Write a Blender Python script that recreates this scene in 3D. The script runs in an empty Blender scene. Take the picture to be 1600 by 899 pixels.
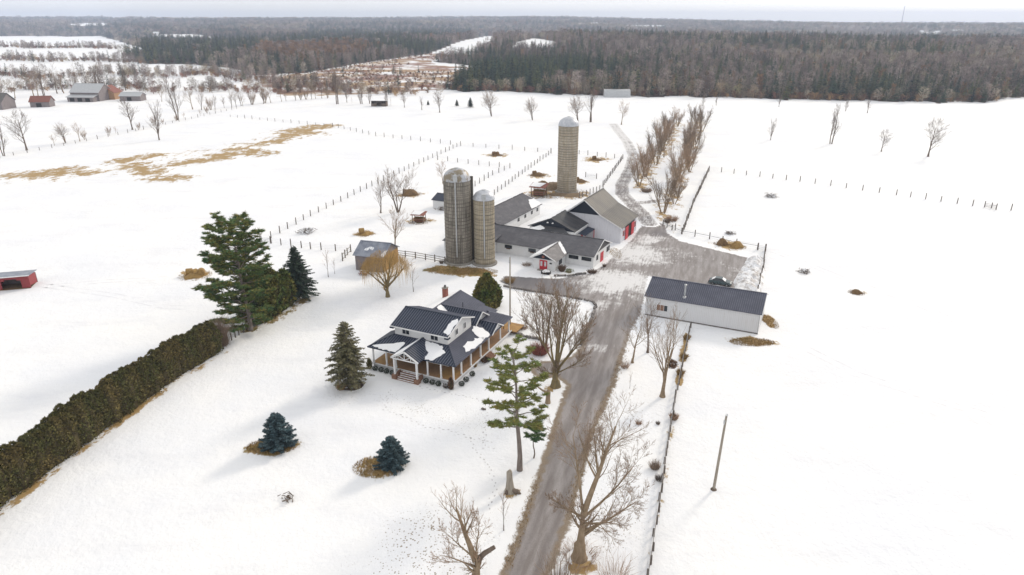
import bpy, bmesh, math, random
import numpy as np
from mathutils import Vector, Matrix
R = math.radians
rnd = random.Random(7)
scene = bpy.context.scene
COL = scene.collection

# ------------------------------------------------------------------ camera, sky, sun, exposure
CAM_H, PITCH, FPX = 50.0, R(21.4), 1067.0
cam = bpy.data.cameras.new('camera'); cam.sensor_width = 36; cam.lens = 36 * FPX / 1600
cam.clip_start = 0.5; cam.clip_end = 60000
camo = bpy.data.objects.new('camera', cam); COL.objects.link(camo)
camo.location = (0, 0, CAM_H); camo.rotation_euler = (R(90) - PITCH, 0, 0)
scene.camera = camo

SUN_AZ, SUN_EL = 47.0, 27.0            # azimuth counter-clockwise from +X
world = bpy.data.worlds.new('World'); scene.world = world; world.use_nodes = True
wt = world.node_tree; wt.nodes.clear()
wo = wt.nodes.new('ShaderNodeOutputWorld'); wb = wt.nodes.new('ShaderNodeBackground')
sky = wt.nodes.new('ShaderNodeTexSky'); sky.sky_type = 'NISHITA'; sky.sun_disc = False
sky.sun_elevation = R(SUN_EL); sky.sun_rotation = R(90 - SUN_AZ)
sky.air_density = 1.0; sky.dust_density = 1.6; sky.ozone_density = 1.0; sky.altitude = 100
wb.inputs['Strength'].default_value = 0.15
hsv = wt.nodes.new('ShaderNodeHueSaturation'); hsv.inputs['Saturation'].default_value = 0.35      # thin high overcast: a pale veil over the blue
veil = wt.nodes.new('ShaderNodeMix'); veil.data_type = 'RGBA'; veil.inputs[0].default_value = 0.78; veil.inputs[7].default_value = (7.0, 6.98, 6.92, 1)
wt.links.new(sky.outputs[0], hsv.inputs['Color']); wt.links.new(hsv.outputs[0], veil.inputs[6]); wt.links.new(veil.outputs[2], wb.inputs[0]); wt.links.new(wb.outputs[0], wo.inputs[0])
sl = bpy.data.lights.new('sun', 'SUN'); sl.energy = 1.8; sl.angle = R(10); sl.color = (1.0, 0.89, 0.74)
so = bpy.data.objects.new('sun', sl); COL.objects.link(so)
sd_ = Vector((math.cos(R(SUN_AZ)) * math.cos(R(SUN_EL)), math.sin(R(SUN_AZ)) * math.cos(R(SUN_EL)), math.sin(R(SUN_EL))))
so.rotation_euler = sd_.to_track_quat('Z', 'Y').to_euler(); so.location = (60, 60, 120)
vs = scene.view_settings
vs.view_transform = 'Standard'; vs.look = 'None'; vs.gamma = 1.0; vs.use_curve_mapping = False
vs.exposure = 0.12
scene.cycles.max_bounces = 4; scene.cycles.diffuse_bounces = 2; scene.cycles.transparent_max_bounces = 8
scene.cycles.volume_bounces = 1

# ------------------------------------------------------------------ unprojection through the camera: photo pixel -> point on the ground
CP, SP = math.cos(PITCH), math.sin(PITCH)
def P(x, y, z=0.0):
    u = (x - 800) / FPX; v = (449.5 - y) / FPX
    d = (u, CP + v * SP, -SP + v * CP); t = (z - CAM_H) / d[2]
    return (t * d[0], t * d[1])
def pxnp(X, Y, Z=0.0):
    dz = Z - CAM_H; dep = np.maximum(Y * CP - dz * SP, 1e-3)
    return 800 + FPX * X / dep, 449.5 - FPX * (Y * SP + dz * CP) / dep
def px1(X, Y, Z):
    dz = Z - CAM_H; dep = Y * CP - dz * SP
    return 800 + FPX * X / dep, 449.5 - FPX * (Y * SP + dz * CP) / dep
def tall(bx, by, ty):
    X, Y = P(bx, by); lo, hi = 0.0, 400.0
    for _ in range(50):
        m = (lo + hi) / 2
        if Y * CP - (m - CAM_H) * SP > 5 and px1(X, Y, m)[1] > ty: lo = m
        else: hi = m
    return lo
def sstep(a, b, x): t = np.clip((x - a) / (b - a), 0, 1); return t * t * (3 - 2 * t)
def snoise(x, y):
    return (np.sin(x * 1.0 + 1.3 * np.sin(y * 0.7 + 0.5)) + np.sin(y * 1.13 + 1.7 * np.sin(x * 0.61 + 2.1)) + np.sin((x + y) * 0.77 + 1.1)) / 3
def HZ(X, Y):
    X = np.asarray(X, float); Y = np.asarray(Y, float)
    r = np.hypot(X, Y)
    a = sstep(560, 1100, r)
    z = a * (4 + 9 * snoise(X / 330.0 + 1.2, Y / 250.0 + 0.6) + 3.5 * snoise(X / 110.0 + 5, Y / 120.0))
    th = np.arctan2(X, np.maximum(Y, 1))
    rise = sstep(2000, 6500, r) * (52 - 42 * sstep(0.0, 0.5, th) + 14 * snoise(X / 900.0 + 2, Y / 1100.0))
    w = 0.35 + 0.65 * sstep(-0.1, 0.15, th)
    z = z - 26 * w * (sstep(1600, 2350, r) - sstep(3000, 4600, r)) + 7 * w * np.exp(-((r - 1350) / 260.0) ** 2)
    lc = sstep(7000, 11000, r)
    return z + rise * (1 - 0.6 * lc)
def inpoly(x, y, poly):
    x = np.asarray(x, float); y = np.asarray(y, float); c = np.zeros(x.shape, bool); n = len(poly)
    for i in range(n):
        x1, y1 = poly[i]; x2, y2 = poly[(i + 1) % n]
        if y1 == y2: continue
        m = ((y1 > y) != (y2 > y)) & (x < (x2 - x1) * (y - y1) / (y2 - y1) + x1)
        c ^= m
    return c
def segdist(x, y, line, closed=False):
    d = np.full(np.shape(x), 1e9); n = len(line)
    for i in range(n if closed else n - 1):
        ax, ay = line[i]; bx, by = line[(i + 1) % n]
        vx, vy = bx - ax, by - ay; L2 = vx * vx + vy * vy + 1e-9
        t = np.clip(((x - ax) * vx + (y - ay) * vy) / L2, 0, 1)
        d = np.minimum(d, np.hypot(x - ax - t * vx, y - ay - t * vy))
    return d

# ------------------------------------------------------------------ node materials
def newmat(name):
    m = bpy.data.materials.new(name); m.use_nodes = True; nt = m.node_tree; nt.nodes.clear()
    o = nt.nodes.new('ShaderNodeOutputMaterial'); b = nt.nodes.new('ShaderNodeBsdfPrincipled')
    nt.links.new(b.outputs[0], o.inputs[0]); return m, nt, b
def N(nt, t, **k):
    n = nt.nodes.new(t)
    for a, v in k.items():
        if a.startswith('i_'): n.inputs[a[2:].replace('_', ' ')].default_value = v
        else: setattr(n, a, v)
    return n
def LK(nt, a, b): nt.links.new(a, b)
def mixc(nt, f, a, b):
    n = nt.nodes.new('ShaderNodeMix'); n.data_type = 'RGBA'
    for s, v in ((n.inputs[0], f), (n.inputs[6], a), (n.inputs[7], b)):
        if hasattr(v, 'is_linked'): nt.links.new(v, s)
        else: s.default_value = v if not isinstance(v, tuple) else (*v[:3], 1)
    return n.outputs[2]
def math_(nt, op, a, b=0.0, c=None, clamp=False):
    n = nt.nodes.new('ShaderNodeMath'); n.operation = op; n.use_clamp = clamp
    for s, v in zip(n.inputs, (a, b) if c is None else (a, b, c)):
        if hasattr(v, 'is_linked'): nt.links.new(v, s)
        else: s.default_value = v
    return n.outputs[0]
def ramp(nt, f, a, b):
    n = nt.nodes.new('ShaderNodeMapRange'); n.interpolation_type = 'SMOOTHSTEP'
    nt.links.new(f, n.inputs[0]); n.inputs[1].default_value = a; n.inputs[2].default_value = b
    return n.outputs[0]
def noise(nt, vec, scale, detail=4, rough=0.55, sx=1, sy=1, sz=1):
    if (sx, sy, sz) != (1, 1, 1):
        mp = nt.nodes.new('ShaderNodeMapping'); mp.inputs['Scale'].default_value = (sx, sy, sz); nt.links.new(vec, mp.inputs[0]); vec = mp.outputs[0]
    n = nt.nodes.new('ShaderNodeTexNoise'); n.inputs['Scale'].default_value = scale; n.inputs['Detail'].default_value = detail; n.inputs['Roughness'].default_value = rough
    nt.links.new(vec, n.inputs['Vector']); return n.outputs[0]
def attr(nt, name): return N(nt, 'ShaderNodeAttribute', attribute_name=name).outputs['Fac']
def geopos(nt): return nt.nodes.new('ShaderNodeNewGeometry').outputs['Position']
def objpos(nt): return nt.nodes.new('ShaderNodeTexCoord').outputs['Object']
def bump(nt, bsdf, h, strength=0.3, dist=0.05):
    n = nt.nodes.new('ShaderNodeBump'); n.inputs['Strength'].default_value = strength; n.inputs['Distance'].default_value = dist
    nt.links.new(h, n.inputs['Height']); nt.links.new(n.outputs[0], bsdf.inputs['Normal'])
SNOW = (0.80, 0.805, 0.82)
def mat(name, c1, c2=None, scale=3.0, rough=0.8, bmp=0.0, metal=0.0, stretch=(1, 1, 1), lo=0.35, hi=0.65, island=0.0, spec=0.3):
    m, nt, b = newmat(name); c2 = c2 or tuple(v * 0.8 for v in c1)
    v = objpos(nt); f = noise(nt, v, scale, 5, 0.6, *stretch)
    col = mixc(nt, ramp(nt, f, lo, hi), c1, c2)
    if island:
        g = nt.nodes.new('ShaderNodeNewGeometry').outputs['Random Per Island']
        hs = N(nt, 'ShaderNodeHueSaturation'); LK(nt, col, hs.inputs['Color'])
        LK(nt, math_(nt, 'MULTIPLY_ADD', g, 2 * island, 1 - island), hs.inputs['Value']); col = hs.outputs[0]
    LK(nt, col, b.inputs['Base Color']); b.inputs['Roughness'].default_value = rough; b.inputs['Metallic'].default_value = metal
    b.inputs['Specular IOR Level'].default_value = spec
    if bmp: bump(nt, b, f, bmp, 0.03)
    return m
M = {}
def snow_colour(nt, pos):
    a = noise(nt, pos, 0.06, 4, 0.55); f = noise(nt, pos, 1.7, 4, 0.6)
    w = noise(nt, pos, 0.16, 6, 0.7, 0.35, 1.0, 1.0); g = noise(nt, pos, 5.0, 4, 0.7)
    c = mixc(nt, ramp(nt, a, 0.3, 0.7), (0.79, 0.80, 0.83), (0.86, 0.855, 0.85))
    c = mixc(nt, math_(nt, 'MULTIPLY', ramp(nt, w, 0.48, 0.72), 0.55), c, (0.72, 0.725, 0.755))
    c = mixc(nt, math_(nt, 'MULTIPLY', ramp(nt, g, 0.58, 0.78), 0.4), c, (0.66, 0.655, 0.67))
    return mixc(nt, math_(nt, 'MULTIPLY', ramp(nt, f, 0.55, 0.8), 0.35), c, (0.68, 0.69, 0.72)), f
def ground_material():
    m, nt, b = newmat('snowy_ground'); pos = geopos(nt)
    sc, f = snow_colour(nt, pos)
    n1 = noise(nt, pos, 0.35, 6, 0.65); n2 = noise(nt, pos, 2.3, 5, 0.7); n3 = noise(nt, pos, 0.02, 5, 0.6)
    mixn = math_(nt, 'MULTIPLY_ADD', n2, 0.45, math_(nt, 'MULTIPLY', n1, 0.75))     # about 0.6 mean
    tan = mixc(nt, ramp(nt, n2, 0.3, 0.7), (0.33, 0.205, 0.075), (0.40, 0.285, 0.135))
    olive = mixc(nt, ramp(nt, n1, 0.4, 0.65), tan, (0.15, 0.125, 0.035))
    g = attr(nt, 'bare')
    gf = ramp(nt, math_(nt, 'ADD', g, math_(nt, 'ADD', math_(nt, 'MULTIPLY_ADD', mixn, 1.5, -0.90), math_(nt, 'MULTIPLY_ADD', noise(nt, pos, 0.28, 7, 0.78, 1.0, 0.45, 1.0), 2.6, -1.3))), 0.40, 0.66)
    gf = math_(nt, 'MULTIPLY', gf, ramp(nt, g, 0.02, 0.12))
    col = mixc(nt, gf, sc, mixc(nt, attr(nt, 'olive'), tan, olive))
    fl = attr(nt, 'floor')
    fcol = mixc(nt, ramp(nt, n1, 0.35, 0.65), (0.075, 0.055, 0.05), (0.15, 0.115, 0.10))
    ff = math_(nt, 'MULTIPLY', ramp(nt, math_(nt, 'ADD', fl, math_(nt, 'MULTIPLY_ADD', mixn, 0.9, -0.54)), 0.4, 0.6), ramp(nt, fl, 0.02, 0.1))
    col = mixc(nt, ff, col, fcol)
    ma = attr(nt, 'marsh')
    n4 = noise(nt, pos, 0.03, 6, 0.7); n5 = noise(nt, pos, 0.012, 3, 0.5)
    mcol = mixc(nt, ramp(nt, n5, 0.42, 0.6), (0.36, 0.24, 0.13), (0.24, 0.13, 0.095))
    mf = math_(nt, 'MULTIPLY', ramp(nt, math_(nt, 'ADD', ma, math_(nt, 'MULTIPLY_ADD', n4, 1.6, -0.85)), 0.40, 0.62), ramp(nt, ma, 0.02, 0.1))
    col = mixc(nt, mf, col, mcol)
    vo = N(nt, 'ShaderNodeTexVoronoi'); vo.inputs['Scale'].default_value = 3.2; LK(nt, pos, vo.inputs['Vector'])
    sp = attr(nt, 'speck')
    spk = math_(nt, 'MULTIPLY', ramp(nt, math_(nt, 'SUBTRACT', math_(nt, 'MULTIPLY', sp, math_(nt, 'MULTIPLY_ADD', n1, 0.9, 0.0)), vo.outputs['Distance']), -0.08, 0.12), ramp(nt, sp, 0.02, 0.15))
    col = mixc(nt, spk, col, (0.26, 0.21, 0.15))
    LK(nt, col, b.inputs['Base Color']); b.inputs['Roughness'].default_value = 0.75; b.inputs['Specular IOR Level'].default_value = 0.2
    bump(nt, b, math_(nt, 'ADD', math_(nt, 'MULTIPLY', n3, 9.0), math_(nt, 'MULTIPLY_ADD', n1, 2.5, f)), 0.5, 0.16)
    return m
def gravel_material():
    m, nt, b = newmat('icy_gravel'); pos = geopos(nt)
    sc, f = snow_colour(nt, pos)
    mp = N(nt, 'ShaderNodeMapping'); mp.inputs['Rotation'].default_value = (0, 0, R(-74)); LK(nt, pos, mp.inputs[0]); al = mp.outputs[0]
    st = noise(nt, al, 0.9, 5, 0.6, 0.16, 1.0, 1); st2 = noise(nt, al, 2.6, 5, 0.65, 0.12, 1, 1)
    fine = noise(nt, pos, 6.0, 5, 0.7); big = noise(nt, pos, 0.22, 5, 0.6); wob = noise(nt, pos, 0.9, 4, 0.6)
    gcol = mixc(nt, ramp(nt, st, 0.35, 0.65), (0.205, 0.18, 0.168), (0.33, 0.305, 0.298))
    gcol = mixc(nt, math_(nt, 'MULTIPLY', ramp(nt, fine, 0.4, 0.7), 0.5), gcol, (0.15, 0.133, 0.135))
    gcol = mixc(nt, attr(nt, 'dark'), gcol, (0.115, 0.11, 0.12))
    gcol = mixc(nt, math_(nt, 'MULTIPLY', attr(nt, 'rut'), 0.55), gcol, (0.15, 0.13, 0.125)); e = attr(nt, 'edge'); sn = math_(nt, 'SUBTRACT', attr(nt, 'snowy'), math_(nt, 'MULTIPLY', attr(nt, 'rut'), 0.18))
    cov = math_(nt, 'ADD', math_(nt, 'MULTIPLY_ADD', st2, 0.9, math_(nt, 'MULTIPLY', big, 0.9)), math_(nt, 'MULTIPLY_ADD', wob, 0.5, -1.28))
    ice = ramp(nt, math_(nt, 'ADD', cov, math_(nt, 'MULTIPLY', sn, 0.7)), 0.12, 0.5)
    col = mixc(nt, ice, gcol, (0.66, 0.65, 0.65))
    tan = mixc(nt, ramp(nt, fine, 0.35, 0.65), (0.17, 0.115, 0.06), (0.27, 0.21, 0.14))
    e2 = math_(nt, 'ADD', e, math_(nt, 'MULTIPLY_ADD', wob, 1.6, -0.8))
    col = mixc(nt, math_(nt, 'MULTIPLY', attr(nt, 'verge'), ramp(nt, math_(nt, 'ADD', e2, math_(nt, 'MULTIPLY_ADD', fine, 1.0, -0.5)), 1.05, 0.55)), col, tan)
    col = mixc(nt, ramp(nt, math_(nt, 'ADD', e2, math_(nt, 'MULTIPLY_ADD', fine, 0.8, -0.4)), 0.25, -0.15), col, sc)
    LK(nt, col, b.inputs['Base Color']); b.inputs['Roughness'].default_value = 0.6; b.inputs['Specular IOR Level'].default_value = 0.25
    bump(nt, b, fine, 0.3, 0.05); return m
def snow_mat(name='snow', dirty=0.0):
    m, nt, b = newmat(name); pos = geopos(nt); sc, f = snow_colour(nt, pos)
    if dirty:
        n = noise(nt, pos, 0.8, 6, 0.7, 1, 0.5, 1)
        sc = mixc(nt, math_(nt, 'MULTIPLY', ramp(nt, n, 0.42, 0.66), dirty), sc, (0.34, 0.29, 0.255))
    LK(nt, sc, b.inputs['Base Color']); b.inputs['Roughness'].default_value = 0.75; b.inputs['Specular IOR Level'].default_value = 0.2
    bump(nt, b, f, 0.3, 0.06); return m
def siding_mat(name, c, axis='z', pitch=0.2, wear=None, rough=0.6, depth=0.5, wearamt=0.5):
    m, nt, b = newmat(name); v = objpos(nt); sp = N(nt, 'ShaderNodeSeparateXYZ'); LK(nt, v, sp.inputs[0])
    if axis == 'z': q = sp.outputs[2]
    else: q = math_(nt, 'ADD', sp.outputs[0], sp.outputs[1])
    fr = math_(nt, 'FRACT', math_(nt, 'DIVIDE', q, pitch)); line = ramp(nt, math_(nt, 'ABSOLUTE', math_(nt, 'SUBTRACT', fr, 0.5)), 0.38, 0.5)
    n = noise(nt, v, 1.6, 5, 0.65, 1, 1, 0.35) if axis == 'z' else noise(nt, v, 2.2, 5, 0.7, 1.5, 1.5, 0.15)
    col = mixc(nt, math_(nt, 'MULTIPLY', ramp(nt, n, 0.45, 0.75), wearamt), c, wear or tuple(x * 0.75 for x in c))
    col = mixc(nt, math_(nt, 'MULTIPLY', line, 0.28), col, tuple(x * 0.5 for x in c))
    LK(nt, col, b.inputs['Base Color']); b.inputs['Roughness'].default_value = rough; b.inputs['Specular IOR Level'].default_value = 0.25
    bump(nt, b, line, depth, -0.02); return m
def shingle_mat(name, c1, c2, row=0.3, wcol=None):
    m, nt, b = newmat(name); uv = N(nt, 'ShaderNodeUVMap').outputs[0]
    br = N(nt, 'ShaderNodeTexBrick'); LK(nt, uv, br.inputs['Vector']); br.inputs['Scale'].default_value = 1.0
    br.inputs['Brick Width'].default_value = 0.9; br.inputs['Row Height'].default_value = row; br.inputs['Mortar Size'].default_value = 0.012
    br.inputs['Color1'].default_value = (*c1, 1); br.inputs['Color2'].default_value = (*c2, 1); br.inputs['Mortar'].default_value = (*[x * 0.5 for x in c1], 1)
    n = noise(nt, uv, 0.5, 6, 0.65); n2 = noise(nt, uv, 3.0, 4, 0.7)
    col = mixc(nt, math_(nt, 'MULTIPLY', ramp(nt, n, 0.45, 0.7), 0.45), br.outputs[0], wcol or tuple(x * 1.5 for x in c2))
    col = mixc(nt, math_(nt, 'MULTIPLY', ramp(nt, n2, 0.5, 0.75), 0.35), col, tuple(x * 0.6 for x in c1))
    LK(nt, col, b.inputs['Base Color']); b.inputs['Roughness'].default_value = 0.85; b.inputs['Specular IOR Level'].default_value = 0.2
    bump(nt, b, br.outputs['Fac'], 0.4, -0.01); return m
def stave_mat(name, c1, c2, stain, amt):
    m, nt, b = newmat(name); uv = N(nt, 'ShaderNodeUVMap').outputs[0]
    br = N(nt, 'ShaderNodeTexBrick'); LK(nt, uv, br.inputs['Vector']); br.inputs['Scale'].default_value = 1.0
    br.inputs['Brick Width'].default_value = 0.42; br.inputs['Row Height'].default_value = 0.76; br.inputs['Mortar Size'].default_value = 0.04; br.offset = 0.0
    br.inputs['Color1'].default_value = (*c1, 1); br.inputs['Color2'].default_value = (*c2, 1); br.inputs['Mortar'].default_value = (*[x * 0.3 for x in c1], 1)
    n = noise(nt, uv, 1.0, 6, 0.7, 1.3, 0.10, 1); n2 = noise(nt, uv, 0.35, 5, 0.6)
    col = mixc(nt, math_(nt, 'MULTIPLY', ramp(nt, n, 0.42, 0.66), amt), br.outputs[0], stain)
    col = mixc(nt, math_(nt, 'MULTIPLY', ramp(nt, n2, 0.45, 0.7), 0.4), col, tuple(min(1, x * 1.35) for x in c1))
    LK(nt, col, b.inputs['Base Color']); b.inputs['Roughness'].default_value = 0.9; b.inputs['Specular IOR Level'].default_value = 0.15
    bump(nt, b, br.outputs['Fac'], 0.5, -0.02); return m
M['ground'] = ground_material(); M['gravel'] = gravel_material()
M['snow'] = snow_mat(); M['dirty_snow'] = snow_mat('ploughed_snow', 0.75)
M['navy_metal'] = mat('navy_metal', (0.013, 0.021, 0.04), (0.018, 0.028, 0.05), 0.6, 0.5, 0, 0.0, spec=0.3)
M['slate_and_lit_metal'] = mat('slate_and_lit_metal', (0.062, 0.066, 0.092), (0.08, 0.084, 0.115), 0.5, 0.5, 0, 0.0, spec=0.35)  # slate roof tone, also the painted lit tone of the farmhouse roof
M['rib_light'] = mat('rib_metal', (0.15, 0.16, 0.21), (0.18, 0.19, 0.24), 0.5, 0.5, spec=0.3)
M['blue_metal'] = mat('galvanised_sheet', (0.20, 0.22, 0.27), (0.30, 0.32, 0.37), 0.7, 0.5, 0.05, 0.3)
M['tan_metal'] = mat('weathered_tin', (0.135, 0.126, 0.114), (0.10, 0.097, 0.094), 0.25, 0.6, 0.05, 0.1, stretch=(0.5, 1.5, 1))
M['dark_metal'] = mat('wet_dark_tin', (0.03, 0.034, 0.042), (0.075, 0.072, 0.075), 0.5, 0.5, 0, 0.0, stretch=(0.3, 1.5, 1))
M['dome_metal'] = mat('dome_aluminium', (0.42, 0.44, 0.48), (0.54, 0.55, 0.58), 1.2, 0.45, 0, 0.4)
M['dome_rust'] = mat('dome_weathered', (0.44, 0.45, 0.48), (0.24, 0.205, 0.15), 0.7, 0.55, 0, 0.3, lo=0.42, hi=0.56)
M['shingle'] = shingle_mat('grey_shingles', (0.11, 0.108, 0.118), (0.135, 0.132, 0.142))
M['shingle_light'] = shingle_mat('worn_shingles', (0.21, 0.20, 0.20), (0.26, 0.245, 0.24))
M['white_siding'] = siding_mat('white_siding', (0.72, 0.72, 0.72), 'z', 0.2, (0.6, 0.6, 0.62), wearamt=0.35)
M['white_boards'] = siding_mat('white_barn_boards', (0.62, 0.62, 0.66), 'x', 0.3, (0.40, 0.39, 0.41), wearamt=0.55)
M['white_sheet'] = siding_mat('white_ribbed_sheet', (0.66, 0.66, 0.67), 'x', 0.3, (0.56, 0.54, 0.52), wearamt=0.5)
M['navy_boards'] = siding_mat('navy_boards', (0.018, 0.024, 0.038), 'x', 0.3)
M['grey_boards'] = siding_mat('weathered_boards', (0.23, 0.20, 0.20), 'z', 0.32, (0.15, 0.125, 0.12), wearamt=0.9, depth=0.9)
M['red_boards'] = siding_mat('red_boards', (0.27, 0.045, 0.05), 'x', 0.35, (0.19, 0.06, 0.06))
M['red'] = mat('red_paint', (0.52, 0.03, 0.045), (0.45, 0.03, 0.04), 2, 0.5)
M['white'] = mat('white_paint', (0.78, 0.78, 0.78), (0.72, 0.72, 0.72), 2, 0.5)
M['deck'] = siding_mat('deck_wood', (0.36, 0.215, 0.115), 'x', 0.3, (0.27, 0.15, 0.08), wearamt=0.8)
M['deck_yellow'] = mat('yellow_wood_and_deck_light', (0.42, 0.25, 0.09), (0.36, 0.20, 0.075), 2, 0.7)  # yellow wood tone, also the yellow light painted on the porch deck
M['step'] = mat('brown_step', (0.20, 0.105, 0.07), (0.26, 0.15, 0.10), 3, 0.7)
M['brick'] = mat('chimney_brick', (0.28, 0.10, 0.075), (0.22, 0.08, 0.06), 6, 0.85, 0.2)
M['glass'] = mat('dark_glass', (0.018, 0.022, 0.028), (0.03, 0.035, 0.045), 0.6, 0.12, spec=0.6)
M['black'] = mat('black_shutter', (0.015, 0.016, 0.02), None, 2, 0.5)
M['void'] = mat('interior_shade', (0.03, 0.028, 0.026), None, 2, 0.9)  # dark colour painted for the shade inside openings and doorways
M['concrete'] = mat('concrete', (0.33, 0.31, 0.28), (0.24, 0.225, 0.20), 1.2, 0.9, 0.2)
M['stave_dark'] = stave_mat('dark_staves', (0.25, 0.225, 0.19), (0.34, 0.31, 0.265), (0.085, 0.078, 0.065), 0.85)
M['stave_tan'] = stave_mat('tan_staves', (0.36, 0.315, 0.24), (0.41, 0.36, 0.28), (0.25, 0.205, 0.13), 0.6)
M['stave_grey'] = stave_mat('pale_staves', (0.37, 0.325, 0.26), (0.44, 0.395, 0.325), (0.27, 0.215, 0.13), 0.65)
M['hoop'] = mat('hoop_steel', (0.09, 0.08, 0.07), (0.15, 0.125, 0.10), 3, 0.6)
M['galv'] = mat('galvanised', (0.52, 0.53, 0.54), (0.42, 0.43, 0.44), 2, 0.45, 0, 0.3)
M['post'] = mat('cedar_post', (0.11, 0.095, 0.085), (0.165, 0.14, 0.12), 4, 0.9)
M['pole'] = mat('pole_wood', (0.27, 0.235, 0.19), (0.35, 0.31, 0.26), 3, 0.85, 0.1, stretch=(2, 2, 0.2))
M['hay'] = mat('hay', (0.34, 0.22, 0.08), (0.24, 0.145, 0.05), 3, 0.95, 0.5)
M['old_hay'] = mat('old_hay', (0.20, 0.125, 0.06), (0.13, 0.08, 0.04), 3, 0.95, 0.5)
M['manure'] = mat('dirt_pile', (0.15, 0.105, 0.065), (0.22, 0.16, 0.10), 1.5, 0.95, 0.5)
M['rust_red'] = mat('faded_red', (0.27, 0.105, 0.075), (0.20, 0.08, 0.06), 2, 0.8)
M['stone'] = mat('field_stone', (0.12, 0.11, 0.105), (0.23, 0.21, 0.20), 2, 0.9, 0.3, island=0.4)
M['mulch'] = mat('mulch', (0.055, 0.038, 0.032), (0.08, 0.06, 0.05), 5, 0.95, 0.4)
def barkm(n, a, b): return mat(n, a, b, 2.5, 0.95, 0.3, stretch=(1, 1, 0.4))
M['bark'] = barkm('grey_brown_bark', (0.22, 0.16, 0.10), (0.30, 0.225, 0.15))
M['bark_moss'] = barkm('mossy_bark', (0.22, 0.165, 0.075), (0.15, 0.12, 0.07))
M['bark_dark'] = barkm('dark_bark', (0.12, 0.09, 0.07), (0.18, 0.14, 0.11))
M['bark_pale'] = barkm('pale_bark', (0.27, 0.245, 0.225), (0.19, 0.165, 0.15))
M['bark_pine'] = barkm('pine_bark', (0.17, 0.14, 0.125), (0.23, 0.195, 0.17))
M['twig'] = mat('twigs', (0.31, 0.225, 0.165), (0.24, 0.175, 0.13), 2, 0.9, island=0.25)
M['twig_red'] = mat('reddish_twigs', (0.40, 0.26, 0.175), (0.31, 0.205, 0.145), 2, 0.9, island=0.25)
M['twig_dark'] = mat('grey_twigs', (0.185, 0.14, 0.115), (0.14, 0.105, 0.09), 2, 0.9, island=0.25)
M['twig_gold'] = mat('golden_twigs', (0.46, 0.30, 0.11), (0.37, 0.235, 0.085), 2, 0.85, island=0.35)
M['needle_spruce'] = mat('spruce_needles', (0.18, 0.16, 0.085), (0.12, 0.118, 0.06), 1.0, 0.85, island=0.5)
M['needle_dark'] = mat('dark_spruce_needles', (0.03, 0.055, 0.042), (0.05, 0.075, 0.048), 1.0, 0.85, island=0.45)
M['needle_blue'] = mat('blue_spruce_needles', (0.048, 0.088, 0.105), (0.075, 0.115, 0.125), 1.0, 0.85, island=0.45)
M['needle_pine'] = mat('pine_needles', (0.07, 0.145, 0.06), (0.125, 0.175, 0.05), 0.5, 0.8, island=0.45)
M['needle_pine_light'] = mat('light_pine_needles', (0.14, 0.20, 0.065), (0.22, 0.225, 0.055), 0.5, 0.8, island=0.45)
M['needle_pine_top'] = mat('yellowish_pine_needles', (0.26, 0.22, 0.055), (0.15, 0.175, 0.05), 0.5, 0.8, island=0.4)
M['cedar'] = mat('cedar_foliage', (0.095, 0.095, 0.03), (0.155, 0.118, 0.042), 0.4, 0.9, island=0.35)
M['cedar_green'] = mat('cedar_green', (0.08, 0.12, 0.032), (0.18, 0.15, 0.038), 0.4, 0.9, island=0.5)
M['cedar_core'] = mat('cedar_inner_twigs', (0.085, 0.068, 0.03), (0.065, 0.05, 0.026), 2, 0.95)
M['box_leaf'] = mat('boxwood_leaves', (0.018, 0.03, 0.018), (0.03, 0.045, 0.024), 3, 0.8, island=0.4)
M['brown_leaf'] = mat('dead_shrub', (0.15, 0.085, 0.05), (0.10, 0.06, 0.04), 3, 0.9, island=0.4)
M['red_shrub'] = mat('red_dogwood', (0.32, 0.09, 0.07), (0.25, 0.12, 0.09), 3, 0.85, island=0.3)
M['dry_grass'] = mat('dry_grass', (0.34, 0.23, 0.10), (0.27, 0.17, 0.07), 3, 0.95, island=0.35)
M['car_paint'] = mat('dark_teal_paint', (0.008, 0.03, 0.036), (0.01, 0.034, 0.04), 1, 0.2, spec=0.7)
M['tyre'] = mat('rubber', (0.015, 0.015, 0.016), None, 3, 0.8)
M['lamp_red'] = mat('red_lens', (0.35, 0.02, 0.02), None, 3, 0.2)
M['lamp_clear'] = mat('clear_lens', (0.6, 0.62, 0.64), None, 3, 0.15)
def forest_mat(name, cols):
    m, nt, b = newmat(name); oi = N(nt, 'ShaderNodeObjectInfo').outputs['Random']
    cr = N(nt, 'ShaderNodeValToRGB'); el = cr.color_ramp.elements
    while len(el) < len(cols): el.new(0.5)
    for i, c in enumerate(cols): el[i].position = i / max(1, len(cols) - 1); el[i].color = (*c, 1)
    LK(nt, oi, cr.inputs[0]); g = nt.nodes.new('ShaderNodeNewGeometry').outputs['Random Per Island']
    hs = N(nt, 'ShaderNodeHueSaturation'); LK(nt, cr.outputs[0], hs.inputs['Color']); rr = math_(nt, 'FRACT', math_(nt, 'MULTIPLY', oi, 17.31)); LK(nt, math_(nt, 'MULTIPLY', math_(nt, 'MULTIPLY_ADD', g, 0.6, 0.7), math_(nt, 'MULTIPLY_ADD', rr, 0.9, 0.6)), hs.inputs['Value'])
    LK(nt, hs.outputs[0], b.inputs['Base Color']); b.inputs['Roughness'].default_value = 0.9; b.inputs['Specular IOR Level'].default_value = 0.1
    return m
M['wood_bare'] = forest_mat('bare_wood', [(0.17, 0.135, 0.12), (0.24, 0.19, 0.165), (0.20, 0.165, 0.155), (0.28, 0.235, 0.20)])
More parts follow.
